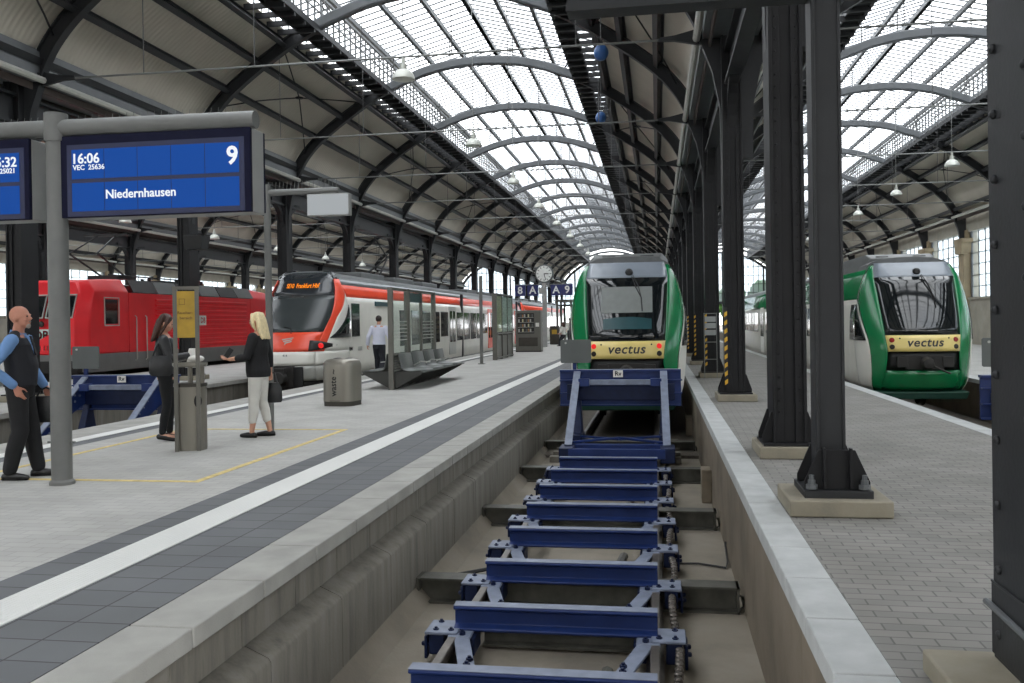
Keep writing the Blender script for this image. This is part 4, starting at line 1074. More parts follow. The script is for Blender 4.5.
def make_brake():
    t = thing('rail_brake', '', 'rail brake')
    # crossbeam: channel with rounded flanges, web towards the camera
    P = [(-.05,-.1),(.06,-.1),(.06,-.085),(.02,-.07),(.02,.07),(.06,.085),(.06,.1),(-.05,.1),(-.06,.09),(-.06,.075),(.0,.05),(.0,-.05),(-.06,-.075),(-.06,-.09)]
    MB().extr([(y, z) for y, z in P], 'x', -.79, .79).build('crossbeam', M['blue'], t, bevel=.006)
    tp = MB(); tp.box(-.79, .79, -.055, .06, .1, .104); tp.build('lit_top', M['blue_l'], t)  # light falling on the beam's upper face, painted as a paler sheet
    for s in (-1, 1):
        c = MB()
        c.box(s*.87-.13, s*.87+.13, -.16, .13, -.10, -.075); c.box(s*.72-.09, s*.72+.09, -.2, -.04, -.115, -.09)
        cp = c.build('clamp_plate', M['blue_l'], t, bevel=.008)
        MB().box(s*.66-.05, s*.66+.05, -.14, .12, -.26, -.115).build('inner_jaw', M['blue_d'], t, bevel=.012)
        b = MB(); b.box(s*.91-.06, s*.91+.06, -.14, .12, -.26, -.1)
        for y in (-.09, .07): b.tube([(s*.95,y,-.19),(s*1.04,y,-.19)], .022, 6); b.box(s*1.0-.012, s*1.0+.012, y-.04, y+.04, -.3, -.12)
        b.build('outer_jaw', M['blue_d'], t, bevel=.012)
        for x, y in ((.70,-.15),(.80,-.1),(.92,-.1),(.92,.08)): MB().lathe([(.024,-.09),(.024,-.066),(.012,-.066),(.012,-.052),(0,-.052)], (s*x, y, 0), 6).build('bolt', M['blue_d'], cp)
        # toggle links running to the next brake nearer the camera
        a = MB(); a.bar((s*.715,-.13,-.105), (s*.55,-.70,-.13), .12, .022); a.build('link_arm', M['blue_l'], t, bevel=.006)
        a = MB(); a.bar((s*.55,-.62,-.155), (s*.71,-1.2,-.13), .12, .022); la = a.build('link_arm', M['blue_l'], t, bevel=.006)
        for y in (-.70, -.6): MB().lathe([(.026,-.12),(.026,-.095),(.014,-.095),(.014,-.08),(0,-.08)], (s*.55, y, 0), 6).build('bolt', M['blue_d'], la)
    return t
br = make_brake()
ys = [4.25, 5.62, 6.92, 8.24, 9.58, 10.88, 12.13, 13.42, 14.62]
for i, y in enumerate(ys):
    o = br if i == 0 else dup(br); o.location = (-.82, y, -.765)
    o['label'] = f'{ORD[i]} blue clamped cross beam over the pit rails, counted from the camera'; o['group'] = 'blue clamped cross beams in the pit'
# rusty chain lying along the right rail
ch = MB(); y = 4.5; i = 0
while y < 15.5:
    x = .11+.02*math.sin(y*3); ch.lathe([(.022,-.03),(.034,-.02),(.034,.02),(.022,.03)], (x, y, -.93+.03*math.sin(y*5)), 7, 'y' if i % 2 else 'z'); y += .07; i += 1
tag(ch.build('chain', M['rail']), 'rusty chain lying along the right-hand rail of the pit', 'chain')

# ------------------------------------------------------------------ friction buffer stop
def make_buffer():
    t = thing('buffer_stop', '', 'buffer stop')          # origin: track centre at rail top, plate face plane
    p = MB(); p.box(-1.14, 1.12, 0, .04, .80, 1.46); p.box(-1.14, 1.12, -.06, .1, 1.43, 1.47); p.box(-1.14, 1.12, -.06, .0, .79, .82)
    p.build('buffer_plate', M['blue'], t, bevel=.006)
    tp = MB(); tp.box(-1.14, 1.12, -.06, .1, 1.47, 1.474); tp.build('pale_edge', M['blue_l'], t)  # paler blue sheet along the top edge of the plate
    h = MB(); h.box(-1.0, 1.0, -.1, .0, .9, 1.2); h.build('stiffener', M['blue_d'], t, bevel=.01)
    for s in (-1, 1):
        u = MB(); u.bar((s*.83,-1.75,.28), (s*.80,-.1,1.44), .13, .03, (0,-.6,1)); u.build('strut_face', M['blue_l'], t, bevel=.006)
        u = MB(); u.hexa([(s*.83-.012,-1.72,.24),(s*.83+.012,-1.72,.24),(s*.82+.012,-.05,.95),(s*.82-.012,-.05,.95),(s*.83-.012,-1.74,.29),(s*.83+.012,-1.74,.29),(s*.81+.012,-.09,1.43),(s*.81-.012,-.09,1.43)])
        sw_ = u.build('strut_web', M['blue'], t)
        bo = MB()
        for q in range(7):
            f = .35+.09*q
            for dz in (-.1, -.22):
                bo.lathe([(.0,-.022),(.022,-.02),(.022,.02),(0,.022)], (s*(.83-.03*f), -1.75+1.65*f, .28+1.16*f+dz-.03*q*0), 6, 'x')
        bo.build('bolts', M['blue_l'], sw_)
        ft = MB(); ft.box(s*.84-.12, s*.84+.12, -2.05, -1.5, .03, .27); ft.build('strut_shoe', M['blue_d'], t, bevel=.01); ft = MB(); ft.box(s*.8-.1, s*.8+.1, -.55, .2, -.05, .3)
        ft.hexa([(s*.8-.08,-.3,.3),(s*.8+.08,-.3,.3),(s*.8+.08,.15,.3),(s*.8-.08,.15,.3),(s*.8-.06,-.08,.9),(s*.8+.06,-.08,.9),(s*.8+.06,.04,.9),(s*.8-.06,.04,.9)])
        ft.build('shoe', M['blue_d'], t, bevel=.01)
    b = MB(); b.box(-.78, .78, -.34, -.25, 1.2, 1.3); b.build('tie_bar', M['blue_l'], t, bevel=.01)
    for s in (-1, 1):
        MB().box(s*.66-.1, s*.66+.1, -.37, -.22, 1.18, 1.32).build('tie_bracket', M['blue'], t, bevel=.004)
        for z in (1.02, 1.26): MB().box(s*1.0-.14, s*1.0+.14, -.1, .0, z, z+.025).build('rib_plate', M['blue'], t, bevel=.004)
    lb = MB(); lb.box(-.13, .05, -.075, -.062, 1.33, 1.46); lb.build('maker_plate', M['lwhite'], t)
    lettering('Rv', .12, M['black'], t, lambda x, y, z: (-.04+x, -.079-z, 1.395+y), .02)
    # braced base frame
    f = MB(); f.box(-.85, .85, -1.62, -1.5, .1, .28); f.box(-.8, .8, -2.06, -1.98, .1, .26); f.bar((-.8,-1.5,.3),(0,-.9,.3),.07,.04); f.bar((.8,-1.5,.3),(0,-.9,.3),.07,.04); f.bar((-.75,-.5,.28),(0,-.95,.28),.06,.04); f.bar((.75,-.5,.28),(0,-.95,.28),.06,.04)
    f.build('base_frame', M['blue'], t, bevel=.006)
    # dark signal board on a blue stem at the left end
    MB().bar((-.86,.02,1.2),(-.86,.02,1.62),.07,.05).build('board_stem', M['blue'], t)
    g = MB(); P = [(-1.12+.02,1.6),(-.56,1.6),(-.54,1.62),(-.54,2.02),(-.56,2.04),(-1.12+.02,2.04),(-1.12,2.02),(-1.12,1.62)]
    g.extr(P, 'y', -.03, -.01); g.build('signal_board', M['lgrey_d'], t, bevel=.004)
    MB().lathe([(0,-.045),(.02,-.044),(.02,-.03)], (-1.02,0,1.98), 10, 'y').build('reflector', M['tgrey'], t)
    return t
bf = make_buffer()
for i, (x, y, lab) in enumerate(((-.70, 17.0, 'blue buffer stop in the middle pit before the head-on green railcar'), (-10.32, 16.2, 'blue buffer stop on the left track behind the man and the brown-haired woman'), (6.0, 14.7, 'blue buffer stop mostly hidden behind the near box column at the right edge'))):
    o = bf if i == 0 else dup(bf); o.location = (x, y, -.84); o['label'] = lab; o['group'] = 'buffer stops'

# ------------------------------------------------------------------ sign gantries and boards
t = thing('sign_gantry', 'grey round post with a horizontal tube carrying two blue departure boards', 'sign post', (-5.9, 8.15, 0))
MB().tube([(0,0,0),(0,0,3.68)], .098, 20).build('post', M['post'], t)
MB().tube([(-2.6,0,3.575),(2.12,.0,3.535)], .085, 18).build('cross_tube', M['post'], t)
MB().lathe([(.112,3.42),(.112,3.7),(0,3.71)], (0,0,0), 20).build('collar', M['post'], t); MB().lathe([(.12,.0),(.12,.03),(.1,.05)], (0,0,0), 20).build('foot_ring', M['post'], t); MB().tube([(-.15,0,.42),(.15,0,.42)], .012, 6).build('through_bolt', M['post'], t)
for i in range(56):
    x = -2.2+i*.075
    if abs(x) > .15: MB().tube([(x,.05,3.6),(x+.01,.06,3.69)], .0025, 3).build('bird_spike', M['tie'], t)
for x in (-1.9,-.6,.5,1.6): MB().box(x-.03, x+.03, .0, .08, 3.45, 3.52).build('hanger_bracket', M['post'], t)
def board(x0, x1, z0, z1, y0, lab, cells, texts):
    t = thing('departure_board', lab, 'departure board', ((x0+x1)/2, y0, z0), 0)
    W = (x1-x0)/2; H = z1-z0
    h = MB(); h.box(-W, W, .045, .30, 0, H); h.build('housing', M['housing'], t, bevel=.008)
    n = MB(); n.box(-W, W, .0, .045, .0, H); n.build('front_frame', M['navy'], t, bevel=.006)
    n = MB(); n.box(-W, W, .3, .335, .02, H); n.build('rear_frame', M['navy'], t, bevel=.006)
    cx0, cx1, rows = cells
    s = MB(); n = 5; cw = (cx1-cx0)/n
    for (a, b_) in rows:
        for i in range(n): s.box(cx0+cw*i+.004-(x0+x1)/2, cx0+cw*(i+1)-.004-(x0+x1)/2, -.006, 0, a-z0, b_-z0)
    so = s.build('screen', M['scr'], t, smooth=0)
    MB().box(cx0-.05-(x0+x1)/2, cx1+.05-(x0+x1)/2, -.003, .002, rows[1][0]-.05-z0, rows[0][1]+.05-z0).build('screen_mask', M['scr_gap'], t)
    for (s_, size, x, z, b_) in texts:
        lettering(s_, size, M['txt'], so, lambda px, py, pz: (x-(x0+x1)/2+px, -.009-pz, z-z0+py), b_)
    return t
board(-5.86, -3.82, 2.65, 3.46, 8.1, 'large blue departure board showing 16:06, platform 9 and Niedernhausen', (-5.70, -3.93, ((3.03,3.32),(2.71,2.99))),
      (('16:06', .138, -5.545, 3.225, .018), ('VEC  25636', .070, -5.51, 3.14, .012), ('9', .24, -4.0, 3.185, .025), ('Niedernhausen', .122, -4.96, 2.865, .016)))
board(-8.2, -6.17, 2.65, 3.46, 8.1, 'blue departure board cut off by the left edge showing 15:32', (-8.05, -6.27, ((3.03,3.32),(2.71,2.99))),
      (('15:32', .138, -6.45, 3.225, .018), ('25021', .070, -6.40, 3.14, .012)))
# farther gantry with milky sign box
t = thing('sign_gantry', 'slim grey post with a spiked arm carrying a pale sign box, behind the blonde woman', 'sign post', (-5.62, 12.45, 0))
MB().tube([(0,0,0),(0,0,3.62)], .05, 12).build('post', M['post'], t)
MB().tube([(-2.2,0,3.5),(1.1,0,3.5)], .045, 10).build('arm', M['post'], t)
for i in range(52):
    x = -1.9+i*.058; MB().tube([(x,0,3.53),(x+.01,.01,3.66)], .0035, 3).build('bird_spike', M['tie'], t)
t = thing('sign_box', 'pale blank sign box hanging from the spiked arm above the trains', 'sign', (-4.67, 12.4, 3.13))
MB().box(-.32, .32, .0, .12, 0, .32).build('housing', M['housing'], t, bevel=.01)
MB().box(-.305, .305, -.008, .0, .015, .305).build('face', M['lightbox'], t)
MB().box(-.12, .12, .02, .1, .32, .4).build('bracket', M['post'], t)

# ------------------------------------------------------------------ platform furniture
# stainless smoking pillar
t = thing('smoking_pillar', 'stainless ash bin pillar with a yellow notice panel between the two women', 'ash bin', (-5.87, 10.62, 0), math.radians(24))
b = MB(); P = [(-.19,-.06),(-.14,-.16),(.0,-.19),(.14,-.16),(.19,-.06),(.19,.1),(.12,.18),(-.12,.18),(-.19,.1)]
b.extr(P, 'z', .0, .8); b.build('bin_body', M['stain'], t)
MB().extr([(x*1.05, y*1.05) for x, y in P], 'z', .8, .84).build('bin_rim', M['stain_d'], t)
MB().ell((.1,-.165,.62), (.05,.03,.08), 8).build('bin_opening', M['black'], t)
for x in (-.15, .11): MB().box(x-.025, x+.025, -.21, -.18, .0, 2.05).build('post', M['alu'], t)
MB().box(-.125, .085, -.205, -.19, 1.42, 2.0).build('notice_panel', M['yellow'], t)
MB().box(-.18, .14, -.212, -.178, 2.02, 2.06).build('top_bar', M['alu'], t)
sq = MB(); 
for a in ((-.1,-.03,1.9,1.906),(-.1,-.03,1.83,1.836),(-.1,-.094,1.83,1.906),(-.036,-.03,1.83,1.906)): sq.box(a[0], a[1], -.208, -.205, a[2], a[3])
sq.build('pictogram', M['ytext'], t, smooth=0)
lettering('Raucher-', .05, M['ytext'], t, lambda x, y, z: (-.03+x, -.207-z, 1.73+y), .03); lettering('bereich', .05, M['ytext'], t, lambda x, y, z: (-.02+x, -.207-z, 1.665+y), .03)
s = MB(); s.lathe([(0,1.05),(.2,1.05),(.215,1.07),(.215,1.1),(.2,1.1),(.19,1.07),(0,1.065)], (.0,.0,0), 22); s.tube([(.0,.0,.84),(.0,.0,1.05)], .03, 8); s.box(.11,.17,-.06,.06,.84,1.06)
s.build('ash_tray', M['stain'], t)

# rounded litter bin
t = thing('litter_bin', 'rounded stainless litter bin with waste written up its side', 'bin', (-6.02, 16.62, 0), math.radians(-8)); t.scale = (1.1, 1.1, 1.0)
P = []
for sx, sy, a0 in ((1,-1,-90),(1,1,0),(-1,1,90),(-1,-1,180)):
    for i in range(6):
        a = math.radians(a0+90*i/5); P.append((sx*.12+.17*math.cos(a), sy*.12+.17*math.sin(a)))
b = MB(); b.loft([[(x*k, y*k, z) for x, y in P] for k, z in ((1,.09),(1,.74),(.985,.8),(.93,.85),(.84,.88),(.6,.9))]); b.build('body', M['stain'], t)
b = MB(); b.loft([[(x*k, y*k, z) for x, y in P] for k, z in ((.97,0),(.97,.09))]); b.build('base', M['stain_d'], t)
MB().box(-.29, -.287, -.1, .1, .1, .72).box(-.1,.1,-.293,-.288,.1,.11).build('door_seam', M['stain_d'], t)
for x in (-.1, .12): MB().ell((x,.02,.885), (.06,.16,.03), 10).build('slot', M['black'], t)
lettering('waste ~', .16, M['black'], t, lambda x, y, z: (-.02-y, -.293-z, .45+x), .015)

# bench with glass windbreak
t = thing('windbreak_bench', 'glass windbreak with rows of grey perforated seats on both sides beside the walking man', 'bench', (-6.2, 20.45, 0))
fr = MB()
for y, w_ in ((0,.06),(1.42,.07),(2.75,.035),(4.1,.06)): fr.box(-w_, w_, y-.045, y+.045, .0 if y in (0,4.1) else .45, 2.42)
fr.box(-.03, .03, 0, 4.1, 2.36, 2.42); fr.box(-.03, .03, 0, 4.1, .78, .83)
fr.build('frame', M['alu'], t, bevel=.004)
for a, b_ in ((.05,1.35),(1.49,2.71),(2.79,4.05)):
    MB().box(-.006, .006, a, b_, .83, 2.36).build('glass_pane', M['glass'], t, smooth=0)
lv = MB(); z = .42
while z < .78: lv.box(-.015, .015, .05, 4.05, z, z+.035); z += .06
for z in [1.15+.09*i for i in range(6)]: lv.box(-.009, .009, .06, 1.34, z, z+.02); lv.box(-.009, .009, 2.8, 4.04, z, z+.02)
lv.build('slats', M['tgrey'], t)
MB().box(-.007, .007, 1.5, 2.7, 2.1, 2.34).build('header_film', M['teal'], t)
for s in (-1, 1):
    for i in range(4):
        y0, y1 = .12+i*1.12, .12+i*1.12+1.04
        prof = [(.14,.84),(.15,.8),(.19,.6),(.22,.5),(.27,.455),(.44,.43),(.65,.445),(.71,.43)]
        st = MB(); st.grid([[(s*x, y, z) for x, z in smoothpath(prof, 3)] for y in (y0, (y0+y1)/2, y1)]); st.build('seat', M['bench'], t, solid=.018)
        if i: MB().tube([(s*.22,y0-.04,.52),(s*.39,y0-.04,.62),(s*.64,y0-.04,.60)], .014, 6).build('armrest', M['tgrey'], t)
    ed = MB(); ed.box(*sorted((s*.67, s*.74)), .1, 4.7, .39, .42); ed.build('seat_rail', M['bench'], t)
    for i in range(8):
        y = .05+i*.62
        MB().extr([(s*.0,.02),(s*.06,.02),(s*.72,.37),(s*.72,.42),(s*.1,.42),(0,.3)], 'y', y, y+.03).build('seat_bracket', M['bench_d'], t)
MB().box(-.05, .05, 0, 4.5, .0, .3).build('spine', M['bench_d'], t)

o = thing('platform_pole', 'thin plain grey pole on the platform between bench and information case', 'pole', (-6.5, 33.0, 0))
MB().box(-.055, .055, -.055, .055, 0, 3.3).build('pole', M['post'], o); MB().box(-.12, .12, -.12, .12, 0, .03).build('foot', M['post'], o)

# information case
t = thing('information_case', 'tall glazed information case with timetables standing past the thin pole', 'notice board', (-6.62, 36.5, 0))
f = MB()
for y in (0, 1.36, 2.73, 4.1): f.box(-.1, .09, y-.04, y+.04, 0, 2.75)
for z in (2.7, 1.05, .05): f.box(-.1, .12, 0, 4.1, z, z+.06)
f.build('frame', M['alu'], t, bevel=.005)
for i in range(3):
    y0 = .05+i*1.365
    MB().box(-.02, .065, y0, y0+1.27, 1.15, 2.65).build('poster', M['blind_y'] if i == 0 else M['poster'], t)
    MB().box(.07, .08, y0, y0+1.27, 1.12, 2.68).build('glass_pane', M['glass'], t, smooth=0)
    MB().box(-.03, .05, y0, y0+1.27, .12, 1.0).build('lower_panel', M['alu'], t)
    tx = MB()
    for j in range(4): tx.box(.065, .068, y0+.25, y0+.9-.2*(j % 3), 2.5-.3*j, 2.52-.3*j)
    tx.build('print_lines', M['notice'], t, smooth=0)

# vending machine
t = thing('vending_machine', 'grey snack vending machine with lit rows of packs below the clock', 'vending machine', (-6.6, 46.0, 0))
MB().box(-.66, .66, 0, .85, .05, 2.15).build('cabinet', M['alu'], t, bevel=.02)
MB().box(-.55, .32, -.02, .0, .95, 2.0).build('display_window', M['black'], t)
for i in range(4): 
    MB().box(-.52, .3, -.035, -.02, 1.02+i*.25, 1.04+i*.25).build('shelf', M['tgrey'], t)
    for j in range(8): MB().box(-.5+j*.1, -.43+j*.1, -.05, -.021, 1.045+i*.25, 1.2+i*.25).build('snack_pack', M[('tgrey','snack','lgrey_d','stain_d','blind_y','under')[(j*5+i*3) % 6]], t)
MB().box(.4, .58, -.03, .0, 1.3, 1.5).build('keypad', M['lwhite'], t)
MB().box(-.5, .5, -.03, .0, .3, .75).build('delivery_flap', M['stain_d'], t, bevel=.02)
MB().box(-.66, .66, -.02, .85, .0, .05).build('foot', M['black'], t)

# clock with platform signs
t = thing('platform_clock', 'round white station clock on a grey post carrying the blue platform signs', 'clock', (-6.78, 54.6, 0))
p = MB(); p.box(-.13, .13, -.1, .1, 0, 4.0); p.build('post', M['housing'], t)
MB().lathe([(0,-.12),(.5,-.12),(.56,-.11),(.57,-.08),(.57,.08),(0,.12)], (0, 0, 4.48), 32, 'y').build('case', M['lgrey_d'], t)
MB().lathe([(0,-.13),(.49,-.128)], (0, 0, 4.48), 32, 'y').build('dial', M['clockface'], t)
h = MB()
for i in range(12):
    a = 2*PI*i/12; l = .12; h.bar((.46*math.sin(a),-.137,4.48+.46*math.cos(a)),((.46-l)*math.sin(a),-.137,4.48+(.46-l)*math.cos(a)), .035, .01, (0,1,0))
h.build('hour_marks', M['black'], t, smooth=0)
for l, a, w_ in ((.4, math.radians(165), .04), (.28, math.radians(92), .055)):
    MB().bar((0,-.145,4.48),(l*math.sin(a),-.145,4.48+l*math.cos(a)), w_, .012, (0,1,0)).build('hand', M['black'], t, smooth=0)
MB().box(-1.85, 1.72, -.04, .04, 3.78, 3.86).build('sign_arm', M['post'], t)
for x, c_ in ((-1.5,'8'),(-.72,'A'),(.72,'A'),(1.4,'9')):
    so = MB().box(x-.33, x+.33, -.06, .06, 3.14, 3.8).build('sign_panel', M['sign_b'], t, bevel=.01)
    lettering(c_, .62, M['white'], so, lambda px, py, pz: (x+px, -.066-pz, 3.47+py), .02)
MB().box(-.35, -.12, -.06, .06, 3.25, 3.65).build('small_plate', M['notice'], t)
# small bin and farther shelters
t = thing('litter_bin', 'small far litter bin with a yellow sticker right of the clock post', 'bin', (-6.85, 60.2, 0))
MB().box(-.32, .32, 0, .55, 0, 1.25).build('body', M['stain_d'], t, bevel=.04); MB().box(-.17, .17, -.01, .0, .7, 1.0).build('sticker', M['yellow'], t)
t = thing('glass_shelter', 'far glass shelter with grey posts past the small bin', 'shelter', (-6.5, 63.5, 0))
f = MB()
for y in (0, 2.6, 5.2):
    for x in (-.5, .5): f.box(x-.08, x+.08, y-.06, y+.06, 0, 3.0)
f.box(-.7, .7, -.2, 5.4, 3.0, 3.1); f.build('frame', M['alu'], t)
for a in (.08, 2.68): MB().box(-.01, .01, a, a+2.45, .3, 2.9).build('glass_pane', M['glass'], t, smooth=0)

# two blue balls hanging from the right slope
for i, (x, y, z) in enumerate(((-1.25, 21.9, 8.05), (-1.75, 30.0, 8.3))):
    t = thing('hanging_ball', f'{"nearer" if i == 0 else "farther"} small blue ball hanging under the right slope of the middle roof', 'hanging ball', (x, y, z), 0, 'blue hanging balls')
    MB().ell((0,0,0), (.18,.18,.2), 12).build('ball', M['blueball'], t); MB().tube([(0,0,.18),(0,0,1.75)], .012, 5).build('cord', M['rod'], t)
# loudspeaker on the left column row
t = thing('loudspeaker', 'dark box loudspeaker fixed to the column left of the white and red train', 'loudspeaker', (-13.0, 24.0, 3.95))
MB().hexa([(-.25,-.2,-.18),(.25,-.2,-.18),(.25,.2,-.18),(-.25,.2,-.18),(-.3,-.25,.2),(.3,-.25,.2),(.3,.25,.2),(-.3,.25,.2)]).build('box', M['black'], t, bevel=.01)
MB().box(-.4, .0, .0, .05, .2, .26).build('bracket', M['steel'], t)
# ------------------------------------------------------------------ people (facing +Y in their own frame, right hand at +X)
def hand(mb, wrist, d, palm, side, curl=.5, k=1.0):
    """palm plus five separate bent fingers; d: pointing direction, palm: direction the palm faces, side: thumb side vector sign"""
    d = Vector(d).normalized(); p = Vector(palm); p = (p-d*p.dot(d)).normalized(); a = d.cross(p)*side
    w = Vector(wrist)
    def V(x, y, z): return w+(a*x+d*y+p*z)*k
    mb.loft([[V(x*sx, y, z) for x, z in ((-.036,-.012),(-.02,-.017),(.02,-.017),(.036,-.012),(.036,.01),(.02,.015),(-.02,.015),(-.036,.01))] for y, sx in ((-.03,.62),(.0,.72),(.03,.95),(.07,1.05),(.095,1.0))])
    for i, (x, L) in enumerate(((.031,.072),(.0105,.08),(-.0105,.075),(-.031,.06))):
        c = curl*(1+.12*i)
        p0 = (x, .085, 0); a1 = .45*c; a2 = 1.25*c; a3 = 1.9*c
        p1 = (x*1.05, .085+L*.45*math.cos(a1), L*.45*math.sin(a1))
        p2 = (x*1.08, p1[1]+L*.32*math.cos(a2), p1[2]+L*.32*math.sin(a2))
        p3 = (x*1.08, p2[1]+L*.25*math.cos(a3), p2[2]+L*.25*math.sin(a3))
        mb.cap([V(*p0), V(*p1), V(*p2), V(*p3)], [.0098*k, .0092*k, .0084*k, .007*k], 8)
    mb.cap([V(.03,.015,.004), V(.058,.05,.018*(1+curl)), V(.06,.085,.03*(1+curl))], [.0125*k, .0105*k, .0085*k], 8)

def person(name, label, loc, rz, S, H=1.78, group=None):
    t = thing(name, label, 'person', loc, rz, group); k = H/1.78
    hx, hy = S.get('lean', (0, 0))
    L_, R_ = S['legs']; skin = S['skin']
    vox = S.get('vox', .009)
    P = lambda x, y, z: (x*k, y*k, z*k)
    female = S.get('female', False); belly = S.get('belly', 0)
    sw = .165 if female else .19
    # --- head turn / nod
    yaw = S.get('head_yaw', 0); nod = S.get('nod', 0)
    HR = Matrix.Rotation(yaw, 3, 'Z') @ Matrix.Rotation(-nod, 3, 'X'); HC = Vector((hx*.9, hy*.9+.015, 1.655))
    def Hd(x, y, z): q = HC+HR @ Vector((x, y, z)); return Vector((q.x*k, q.y*k, q.z*k))
    b = MB()
    def hell(c, r, n=12): b.ell(Hd(*c), tuple(q*k for q in r), n, HR)
    hell((0,-.012,.03), (.077,.098,.095)); hell((0,.022,-.035), (.062,.072,.075)); hell((0,.05,-.075), (.036,.036,.028)); hell((0,.058,.0), (.05,.035,.05))
    b.tube([Hd(0,.085,.018), Hd(0,.108,-.016), Hd(0,.092,-.026)], [.011*k,.015*k,.009*k], 8)
    for s in (-1, 1):
        hell((s*.078,-.012,-.008), (.012,.02,.032), 8); hell((s*.012,.096,-.024), (.01,.01,.008), 6); hell((s*.04,.074,-.022), (.018,.014,.016), 6)
        hell((s*.032,.084,.028), (.022,.012,.008), 6)
    hell((0,.088,-.05), (.024,.012,.007), 8); hell((0,.086,-.06), (.02,.012,.007), 8)
    b.cap([P(hx*.7, hy*.7-.02, 1.46), tuple(Hd(0,-.015,-.07))], [.058*k, .055*k], 14)
    # torso
    def torso(mb, g, z0=.86, z1=1.5, flare=0):
        wd = [(.86,.155,.115,0),(.95,.165,.125,0),(1.06,.14 if female else .15,.105+belly*.4,belly*.5),(1.17,.138 if female else .155,.11+belly*.6,belly*.5),(1.28,.155 if female else .175,.12+(.015 if female else 0),.012 if female else 0),(1.38,.165 if female else .19,.105,0),(1.45,.14 if female else .16,.085,-.01),(1.5,.075,.065,-.015)]
        secs = []
        for z, rx, ry, dy in wd:
            if z < z0-.02 or z > z1+.01: continue
            f = max(0, (z-.9)/.6)
            secs.append((P(hx*f*.8, hy*f*.8+dy, z), (rx+g+(flare if z < 1.1 else 0))*k, (ry+g+(flare if z < 1.1 else 0))*k))
        mb.ell_loft(secs, 20)
    torso(b, 0)
    sh = {}
    for s, nm in ((-1, 'L'), (1, 'R')):
        S0 = Vector((hx*.75+s*sw, hy*.75-.005, 1.425)); E, W_, fd, pm, cu = S['arms'][nm]
        E = Vector(E); W_ = Vector(W_); sh[nm] = (S0, E, W_)
        b.cap([P(*S0), P(*(S0*.5+E*.5)), P(*E), P(*(E*.45+W_*.55)), P(*W_)], [q*k for q in (.05,.044,.038,.036,.026)], 12)
        hand(b, P(*W_), fd, pm, s*-1*-1 if False else (1 if nm == 'R' else -1), cu, k*(.92 if female else 1))
    for s, (kn, an, toe) in ((-1, L_), (1, R_)):
        kn = Vector(kn); an = Vector(an)
        b.cap([P(s*.085, 0, .92), P(*(Vector((s*.085,0,.92))*.55+kn*.45)), P(*kn), P(*(kn*.55+an*.45+Vector((0,-.012,0)))), P(*an)], [q*k for q in (.088,.078,.055,.052,.036)], 12)
        ft = Vector((math.sin(toe), math.cos(toe), 0))
        b.cap([P(*(an+Vector((0,0,-.045))-ft*.03)), P(*(an+ft*.08+Vector((0,0,-.05)))), P(*(an+ft*.16+Vector((0,0,-.06))))], [q*k for q in (.034,.034,.024)], 10)
    solidify_union(b, 'body', M[skin], t, vox*k if vox > .01 else .0085, 3)
    # eyes
    if not S.get('far'):
        for s in (-1, 1):
            MB().ell(Hd(s*.032,.083,.012), (.012*k,.008*k,.008*k), 8, HR).build('eye', M['black'], t)
    # --- garments
    def legs_garment(nm, m_, g, zend, gb=None):
        c = MB()
        c.ell_loft([(P(0,0,.84),(.12+g)*k,(.1+g)*k),(P(0,0,.93),(.163+g)*k,(.122+g)*k),(P(hx*.05,0,1.0),(.155+g)*k,(.115+g)*k)], 20)
        for s, (kn, an, toe) in ((-1, L_), (1, R_)):
            kn = Vector(kn); an = Vector(an); f = (zend-an.z)/(kn.z-an.z); en = an+(kn-an)*f
            hp = Vector((s*.083,0,.9)); gb_ = gb if gb is not None else g
            c.cap([P(*hp), P(*(hp*.55+kn*.45)), P(*kn), P(*(kn*.5+en*.5+Vector((0,-.008,0)))), P(*en)], [q*k for q in (.092+g,.08+g,.057+gb_,.054+gb_,.042+gb_)], 14)
        solidify_union(c, nm, M[m_], t, .012, 4)
    legs_garment(*S['trousers'])
    def top(nm, m_, g, sleeve, z0=.9, z1=1.47, flare=0, collar=True):
        c = MB(); torso(c, g, z0, z1, flare)
        for q in ('L', 'R'):
            S0, E, W_ = sh[q]
            if sleeve <= 0:
                s_ = -1 if q == 'L' else 1
                c.cap([P(hx*.75+s_*.055, hy*.75-.02, 1.475), P(hx*.75+s_*.16, hy*.75-.01, 1.44)], [.056*k, .064*k], 12); continue
            pts = [S0, S0*.5+E*.5, E]; rr = [.058+g*.7,.05+g*.7,.044+g*.7]
            if sleeve > 1:
                f = sleeve-1; pts += [E+(W_-E)*f*.5, E+(W_-E)*f]; rr += [.04+g*.7,.036+g*.7]
            c.cap([P(*p) for p in pts], [r*k for r in rr], 14)
        solidify_union(c, nm, M[m_], t, .011, 4)
    for a in S['tops']: top(*a)
    for s, (kn, an, toe), nm in ((-1, L_, 'L'), (1, R_, 'R')):
        c = MB(); an = Vector(an); ft = Vector((math.sin(toe), math.cos(toe), 0)); up = an.z-.09
        heel = S.get('heel', 0)
        c.cap([P(*(an-ft*.04+Vector((0,0,-.05)))), P(*(an+ft*.07+Vector((0,0,-.052-heel*.4)))), P(*(an+ft*.175+Vector((0,0,-.062-heel*.85))))], [q*k for q in (.041,.042,.029)], 12)
        if S.get('ankle_boot', True): c.cap([P(*(an+Vector((0,0,-.04)))), P(*(an+Vector((0,0,.0))))], [.042*k,.04*k], 10)
        if heel: c.tube([P(*(an-ft*.05+Vector((0,0,-.05)))), P(*(an-ft*.055+Vector((0,0,-.088))))], [.022*k,.012*k], 8)
        else: 
            c.box(*sorted((P(*(an-ft*.06))[0]-.02, P(*(an-ft*.06))[0]+.02)), *sorted((P(*(an-ft*.06))[1]-.02, P(*(an-ft*.06))[1]+.02)), (an.z-.088)*k, (an.z-.06)*k)
